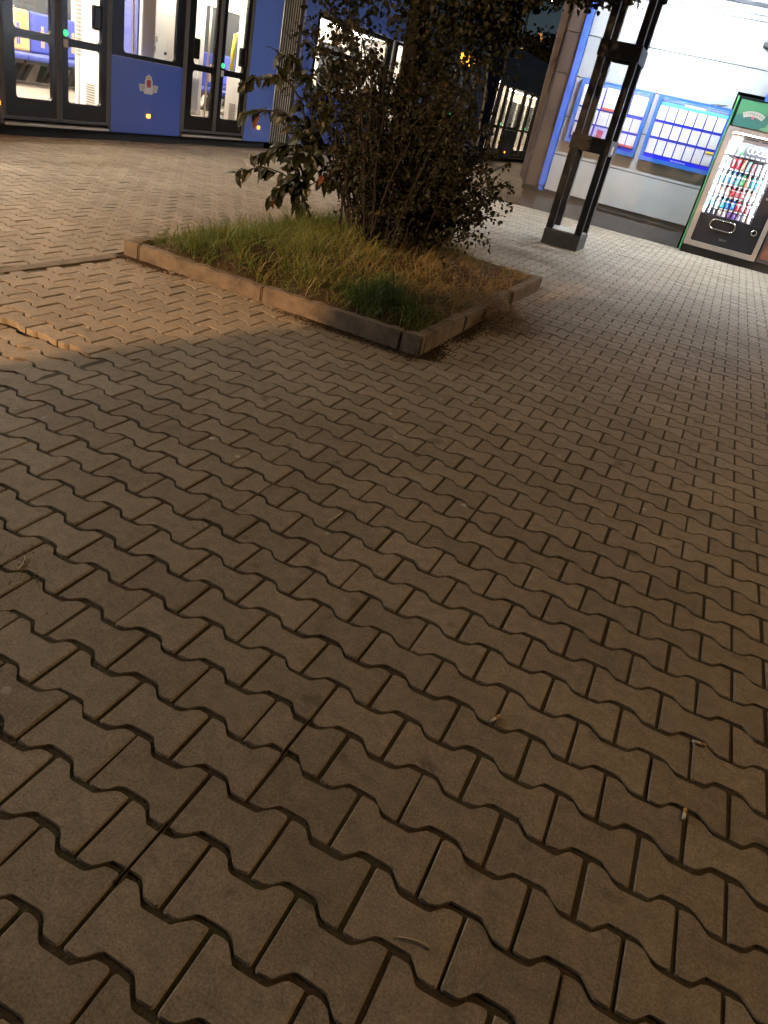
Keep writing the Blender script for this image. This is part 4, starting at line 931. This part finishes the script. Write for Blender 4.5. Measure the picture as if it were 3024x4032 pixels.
# products
cols = {'white': (.85, .85, .86), 'red': (.62, .04, .05), 'pink': (.70, .22, .25), 'peach': (.75, .40, .25), 'light blue': (.20, .50, .70), 'blue': (.03, .16, .60), 'cyan': (.05, .48, .70), 'green': (.08, .40, .14), 'grey': (.12, .13, .17), 'purple': (.22, .12, .45), 'lavender': (.42, .38, .62)}
pm = {k: mat('product_'+k.replace(' ', '_'), v, .35) for k, v in cols.items()}
def bottle(x, z, h, r, col, cap, label):
    o = thing('bottle', (x, VF+.16, z), label, 'bottle', 'bottles in the vending machine')
    MB().lathe((x, VF+.16, z), [(r*.9, 0), (r, .012), (r, h*.36), (r*.86, h*.42), (r*.86, h*.50), (r, h*.56), (r*.95, h*.70), (r*.42, h*.86), (r*.40, h*.90)], 10).build('body', pm[col], o, True)
    MB().lathe((x, VF+.16, z), [(r*.46, h*.90), (r*.46, h)], 8).build('cap', pm[cap], o, True)
    MB().lathe((x, VF+.16, z), [(r*.9, h*.56), (r*1.03, h*.565), (r*1.0, h*.68), (r*.85, h*.69)], 10).build('wrapper', pm['white'] if col != 'white' else pm[cap], o, True)
def packet(x, z, h, w_, col, label, cat='snack'):
    o = MB(); y = VF+.14
    vs, fs = [], []
    for k, (t, hw, d) in enumerate(((0, 1, .004), (.06, 1, .006), (.2, .96, .026), (.5, .92, .034), (.8, .96, .026), (.94, 1, .006), (1, 1, .004))):
        vs += [(x-w_/2*hw, y, z+h*t), (x, y-d, z+h*t), (x+w_/2*hw, y, z+h*t), (x, y+d, z+h*t)]
        if k:
            a0 = (k-1)*4; b0 = k*4; fs += [(a0+i, a0+(i+1) % 4, b0+(i+1) % 4, b0+i) for i in range(4)]
    fs += [(3, 2, 1, 0), (24, 25, 26, 27)]
    o.add(vs, fs); tag(o.build('snack_packet', pm[col]), label, cat, 'snacks in the vending machine')
ordn = ['first', 'second', 'third', 'fourth', 'fifth', 'sixth', 'seventh', 'eighth', 'ninth', 'tenth', 'eleventh']
sn = ['top', 'second', 'third', 'fourth', 'fifth', 'bottom']
packet(.45, 1.617, .135, .13, 'white', 'large white snack packet at the left end of the top machine shelf')
packet(.60, 1.617, .125, .085, 'green', 'green and white snack packet beside the empty spirals on the top shelf')
packet(1.06, 1.617, .13, .09, 'white', 'narrow white snack packet right of the empty spirals on the top shelf')
for i, c in enumerate(['white', 'white', 'red', 'red', 'peach', 'light blue', 'pink', 'white', 'white', 'white']):
    packet(.41+i*.079, 1.400, random.uniform(.13, .165), .062, c, f'{c} snack packet, {ordn[i]} from the left on the second shelf of the machine')
for i, (c, cp) in enumerate([('light blue', 'white'), ('light blue', 'white'), ('light blue', 'light blue'), ('light blue', 'blue'), ('light blue', 'blue'), ('green', 'grey'), ('peach', 'white'), ('cyan', 'white'), ('cyan', 'white'), ('white', 'green')]):
    bottle(.41+i*.079, 1.175, .185, .033, c, cp, f'{c} bottle with {cp} cap, {ordn[i]} from the left on the third shelf')
for i, c in enumerate(['white', 'white', 'white', 'white', 'red', 'pink', 'pink', 'white', 'white', 'white']):
    bottle(.41+i*.079, 1.000, .140, .034, c, 'white' if c != 'white' else 'peach', f'{c} bottle, {ordn[i]} from the left on the fourth shelf of the machine')
for i, c in enumerate(['cyan', 'light blue', 'white', 'cyan', 'blue', 'blue', 'red', 'pink', 'red', 'white']):
    bottle(.41+i*.079, .800, .165, .033, c, 'white' if c != 'white' else 'lavender', f'{c} bottle, {ordn[i]} from the left on the fifth shelf of the machine')
for i, c in enumerate(['grey', 'grey', 'grey', 'white', 'white', 'purple', 'purple', 'lavender', 'white', 'peach']):
    o = MB(); o.lathe((.41+i*.079, VF+.13, .668), [(.030, 0), (.033, .006), (.033, .075), (.027, .092), (.0255, .094)], 10)
    tag(o.build('drink_can', pm[c], None, True), f'{c} drink can, {ordn[i]} from the left in the bottom row of the machine', 'can', 'cans in the vending machine')
# green header sign and side board belong to the machine
g = MB(); g.bbox(.238, .262, VF-.02, VF+.30, .02, 2.40, .004); g.build('side_board', mat('side_green', (.06, .23, .10), .45), vm)
g = MB(); g.box(.264, .300, VF+.05, VF+.06, 1.992, 2.32); g.build('side_board_return', m_greendark, vm)
g = MB(); g.box(.304, 1.46, VF+.02, VF+.05, 1.993, 2.365); sg = g.build('header_sign', m_green, vm)
g = MB(); g.prism([(.306, 1.995), (.715, 1.995), (.74, 2.03), (.80, 2.05), (.82, 2.14), (.80, 2.20), (.56, 2.23), (.38, 2.17), (.306, 2.15)], 'y', VF+.0165, VF+.0195); g.build('leaf_print', m_greendark, sg)
g = MB(); g.prism([(.72, 1.995), (1.45, 1.995), (1.45, 2.12), (.83, 2.12), (.80, 2.05), (.74, 2.03)], 'y', VF+.0165, VF+.0195); g.build('pale_print', m_greenpale, sg)
cx, cz, R0, R1 = .572, 1.86, .295, .370
arc = [(cx+R1*math.cos(t), cz+R1*math.sin(t)) for t in np.linspace(math.radians(118), math.radians(62), 13)]+[(cx+R0*math.cos(t), cz+R0*math.sin(t)) for t in np.linspace(math.radians(62), math.radians(118), 13)]
g = MB(); g.prism(arc, 'y', VF+.012, VF+.016); bn = g.build('banner', m_banner, sg)
letters = None
bmj = bmesh.new()
for i, ch in enumerate('TYMBARK'):
    t = math.radians(113-(113-67)*i/6); rm = (R0+R1)/2
    me = text_mesh(ch, .062, None, 'l', None, (cx+rm*math.cos(t), VF+.0105, cz+rm*math.sin(t)), t-PI/2); bmj.from_mesh(me); bpy.data.meshes.remove(me)
me = bpy.data.meshes.new('banner_lettering'); bmj.to_mesh(me); bmj.free(); me.materials.append(m_bannertext)
o = bpy.data.objects.new('banner_lettering', me); COL.objects.link(o); child(o, bn)
g = MB(); g.tube([(.57, VF+.016, 2.142), (.57, VF+.008, 2.142)], .022, 12); g.build('fruit_print', m_pink, sg)

v2 = thing('vending_machine', (2.0, 13.9, 0), 'reddish brown machine front cut by the right edge next to the drinks machine', 'vending machine')
b = MB(); b.box(1.535, 2.55, VF+.07, 14.3, .14, 1.93); b.build('cabinet', m_black, v2)
b = MB(); b.ring_hole('y', VF+.005, VF+.068, (1.50, 2.55, .14, 1.94), (1.535, 2.50, .20, 1.88), .02); b.build('door_frame', m_dark, v2)
b = MB(); b.box(1.53, 2.505, VF+.03, VF+.060, .195, 1.885); b.build('front_panel', m_redbrown, v2)

# ------------------------------------------------------------------ litter
litter = [((1065, 1555), .9, 'by the joint near the middle'), ((1477, 1762), 1.7, 'right of the centre of the pavement'), ((1505, 1608), .3, ''), ((1118, 868), .5, '')]
def butt(u, v, an, label):
    p = at_z(u, v, .006); t = thing('cigarette_butt', tuple(p), label, 'cigarette butt', 'cigarette butts on the pavement')
    d = np.array([math.cos(an), math.sin(an), 0]); z0 = undul(p[0], p[1])+sunken(p[0], p[1])+.005
    a_ = np.array([p[0], p[1], z0])
    MB().tube([a_-d*.016, a_+d*.004], .0042, 8).build('paper', m_butt, t, True); MB().tube([a_+d*.0042, a_+d*.020], .0043, 8).build('filter', m_filter, t, True)
sx = W0/1659
butt(1067*sx, 1556*sx, 1.2, 'crumpled white cigarette butt in a joint right of the middle of the pavement')
butt(1477*sx, 1762*sx, 1.5, 'upright looking cigarette butt near the right edge of the close pavement')
butt(1506*sx, 1609*sx, .2, 'pale cigarette butt lying across a stone corner at the right')
butt(287*sx, 772*sx, .5, 'cigarette butt at the edge of the orange lit patch on the left')
butt(1027*sx, 869*sx, .1, 'white cigarette butt beyond the planter corner on the open pavement')
butt(905*sx, 852*sx, .9, 'small cigarette butt just in front of the planter corner')
st = [((1560, 3700), (1690, 3745), 'curved dry straw lying along a joint at the bottom'), ((70, 2230), (95, 2180), 'thin dry straw beside the moss at the left edge'), ((1290, 2045), (1350, 2010), 'pale dry straw on the pavement near the middle')]
for (a0, a1), (b0, b1), lab in st:
    p = at_z(a0, a1, .006); q_ = at_z(b0, b1, .006); p[2] = undul(p[0], p[1])+sunken(p[0], p[1])+.003; q_[2] = undul(q_[0], q_[1])+sunken(q_[0], q_[1])+.003; m_ = (p+q_)/2+np.array([.01, .012, .002])
    tag(MB().tube(curve(p, m_, q_, 7), .0022, 5).build('straw', m_straw), lab, 'straw', 'dry straws on the pavement')
for i in range(9):
    x = X1+random.uniform(.05, .45); y = random.uniform(3.4, 4.9); an = random.uniform(0, 3); L_ = random.uniform(.05, .13)
    p = np.array([x, y, .008]); d = np.array([math.cos(an), math.sin(an), 0])*L_
    tag(MB().tube(curve(p, p+d*.5+np.array([.01, -.01, .006]), p+d, 6), .0022, 5).build('straw', m_straw), 'pale straw scattered beside the right kerb of the bed', 'straw', 'straws scattered by the kerb')
# moss and small weeds in the joints at the left
n = 220; c0 = at_z(30, 2200); bx = c0[0]+rng.normal(0, .10, n); by = c0[1]+rng.normal(0, .05, n)
mo = blades('moss', np.stack([bx, by, np.full(n, -.012)+sunken(bx, by)], -1), rng.uniform(.008, .022, n), rng.uniform(.002, .005, n), rng.uniform(.003, .015, n), rng.uniform(0, 6.28, n), rng.uniform(.4, .9, n), m_grass)
tag(mo, 'moss and tiny weeds growing in the joints at the left', 'moss', kind='stuff')

# ------------------------------------------------------------------ street lamps, far things
def street_lamp(x, y, h, an, label, lens, group=None, reach=1.2):
    t = thing('street_lamp', (x, y, 0), label, 'street lamp', group)
    MB().tube([(x, y, -.2), (x, y, h*.5), (x, y, h)], [.09, .07, .05], 10).build('pole', m_pole, t, True)
    e = np.array([x+reach*math.cos(an), y+reach*math.sin(an), h+.15]); MB().tube([(x, y, h-.05), (x+.3*reach*math.cos(an), y+.3*reach*math.sin(an), h+.12), tuple(e)], .035, 8).build('arm', m_pole, t, True)
    d = np.array([math.cos(an), math.sin(an), 0]); 
    MB().tube([e-d*.1, e+d*.1, e+d*.5, e+d*.62], [.05, .13, .12, .05], 10).build('head', m_greymetal, t, True)
    c = e+d*.3; MB().lathe((c[0], c[1], c[2]-.17), [(.05, 0), (.12, .03), (.13, .06)], 12).build('lens', lens, t, True)
    return t, c
def lamp_light(t, c, power, col, rad=.12):
    l = bpy.data.lights.new('lamp_light', 'POINT'); l.energy = power; l.color = col; l.shadow_soft_size = rad
    o = bpy.data.objects.new('lamp_light', l); o.location = (c[0], c[1], c[2]-.32); COL.objects.link(o); child(o, t)
# the sodium lamp behind the camera on the left, and a weaker one to the right
t, c = street_lamp(-6.24, -11.3, 5.2, .9, 'sodium street lamp behind the viewer on the left throwing orange light', m_sodium)
lamp_light(t, c, 11000, (1, .55, .24), .07)
t, c = street_lamp(9.5, 6.0, 6.8, 3.3, 'sodium street lamp beyond the right edge lighting the near pavement', m_sodium)
lamp_light(t, c, 1500, (1, .60, .23), .3)
occ = thing('occluder', (1.5, -6.5, 0), 'unseen grey block behind the viewer, added so its corner shades the pavement', 'occluder')
MB().bbox(-3.62, 6.0, -7.4, -4.5, -.1, 4.4, .02).build('wall', m_plinth, occ); MB().bbox(-3.62, 6.1, -7.5, -4.5, 4.41, 4.53, .02).build('roof', m_dark, occ)  # unseen block added to cast the shadow edge over the near pavement
t, c = street_lamp(*at_y(1985, 186, 60)[:2], at_y(1985, 186, 60)[2]+.1, .2, 'distant sodium street lamp glowing orange above the second tram', m_sodium, None, .8)
lamp_light(t, c, 300, (1, .55, .2))
p = at_y(2172, 8, 42); t, c = street_lamp(p[0]-1.0, p[1], p[2]+.05, 0.0, 'distant white street lamp shining beneath the leaves at the top', m_whitelens, None, .7)
fb = thing('far_building', (-24, 78, 0), 'distant dark building with a few orange lit windows', 'building')
MB().box(-36, -12, 76, 84, -.3, 7.2).build('wall', m_farwall, fb)
for u, v in ((2060, 201), (2136, 213), (2125, 152)):
    p = at_y(u, v, 75.9); MB().box(p[0]-.25, p[0]+.25, 75.93, 75.99, p[2]-.4, p[2]+.4).build('window', m_litwin, fb)
for i, (x, y, r, h, lab) in enumerate(((-22.5, 70, 3.4, 8.0, 'broad dark tree far behind the orange street lamp'), (-17.6, 68, 3.0, 7.6, 'round dark tree far off against the dusk sky'), (-28.5, 71, 3.6, 8.6, 'tall dark tree far off behind the first tram'))):
    ft = thing('far_tree', (x, y, 0), lab, 'tree', 'trees far behind the trams')
    MB().tube([(x, y, -.2), (x+.1, y, 3), (x, y, h*.8)], [.3, .2, .06], 8).build('trunk', m_bark, ft, True)
    n = 5200; d = rand_dir(n); rr = rng.random(n)**.45*r*(1+.22*np.sin(3*np.arctan2(d[:, 1], d[:, 0])+i)*np.sin(4*d[:, 2]))
    P = np.array([x, y, h-r*.85])+d*rr[:, None]*np.array([1, 1, .95])
    leaf_mesh('crown', P, rand_dir(n), rand_dir(n), rng.uniform(.2, .42, n), rng.uniform(.16, .3, n), rng.random(n), m_fartree, ft)

# ------------------------------------------------------------------ dusk sky
w = bpy.data.worlds.new('World'); S.world = w; w.use_nodes = True; nt = w.node_tree
sky = nt.nodes.new('ShaderNodeTexSky'); sky.sky_type = 'NISHITA'; sky.sun_disc = False; sky.sun_elevation = math.radians(25.0); sky.sun_rotation = math.radians(165); sky.air_density = 1.0; sky.dust_density = 0; sky.ozone_density = 3
bg = nt.nodes['Background']; bg.inputs['Strength'].default_value = .006; nt.links.new(sky.outputs[0], bg.inputs['Color'])

S.view_settings.view_transform = 'Standard'; S.view_settings.look = 'None'; S.view_settings.exposure = 0; S.view_settings.gamma = 1
S.cycles.use_denoising = True; S.cycles.max_bounces = 8; S.cycles.transparent_max_bounces = 12; S.cycles.sample_clamp_indirect = 6
S.cycles.caustics_reflective = False; S.cycles.caustics_refractive = False
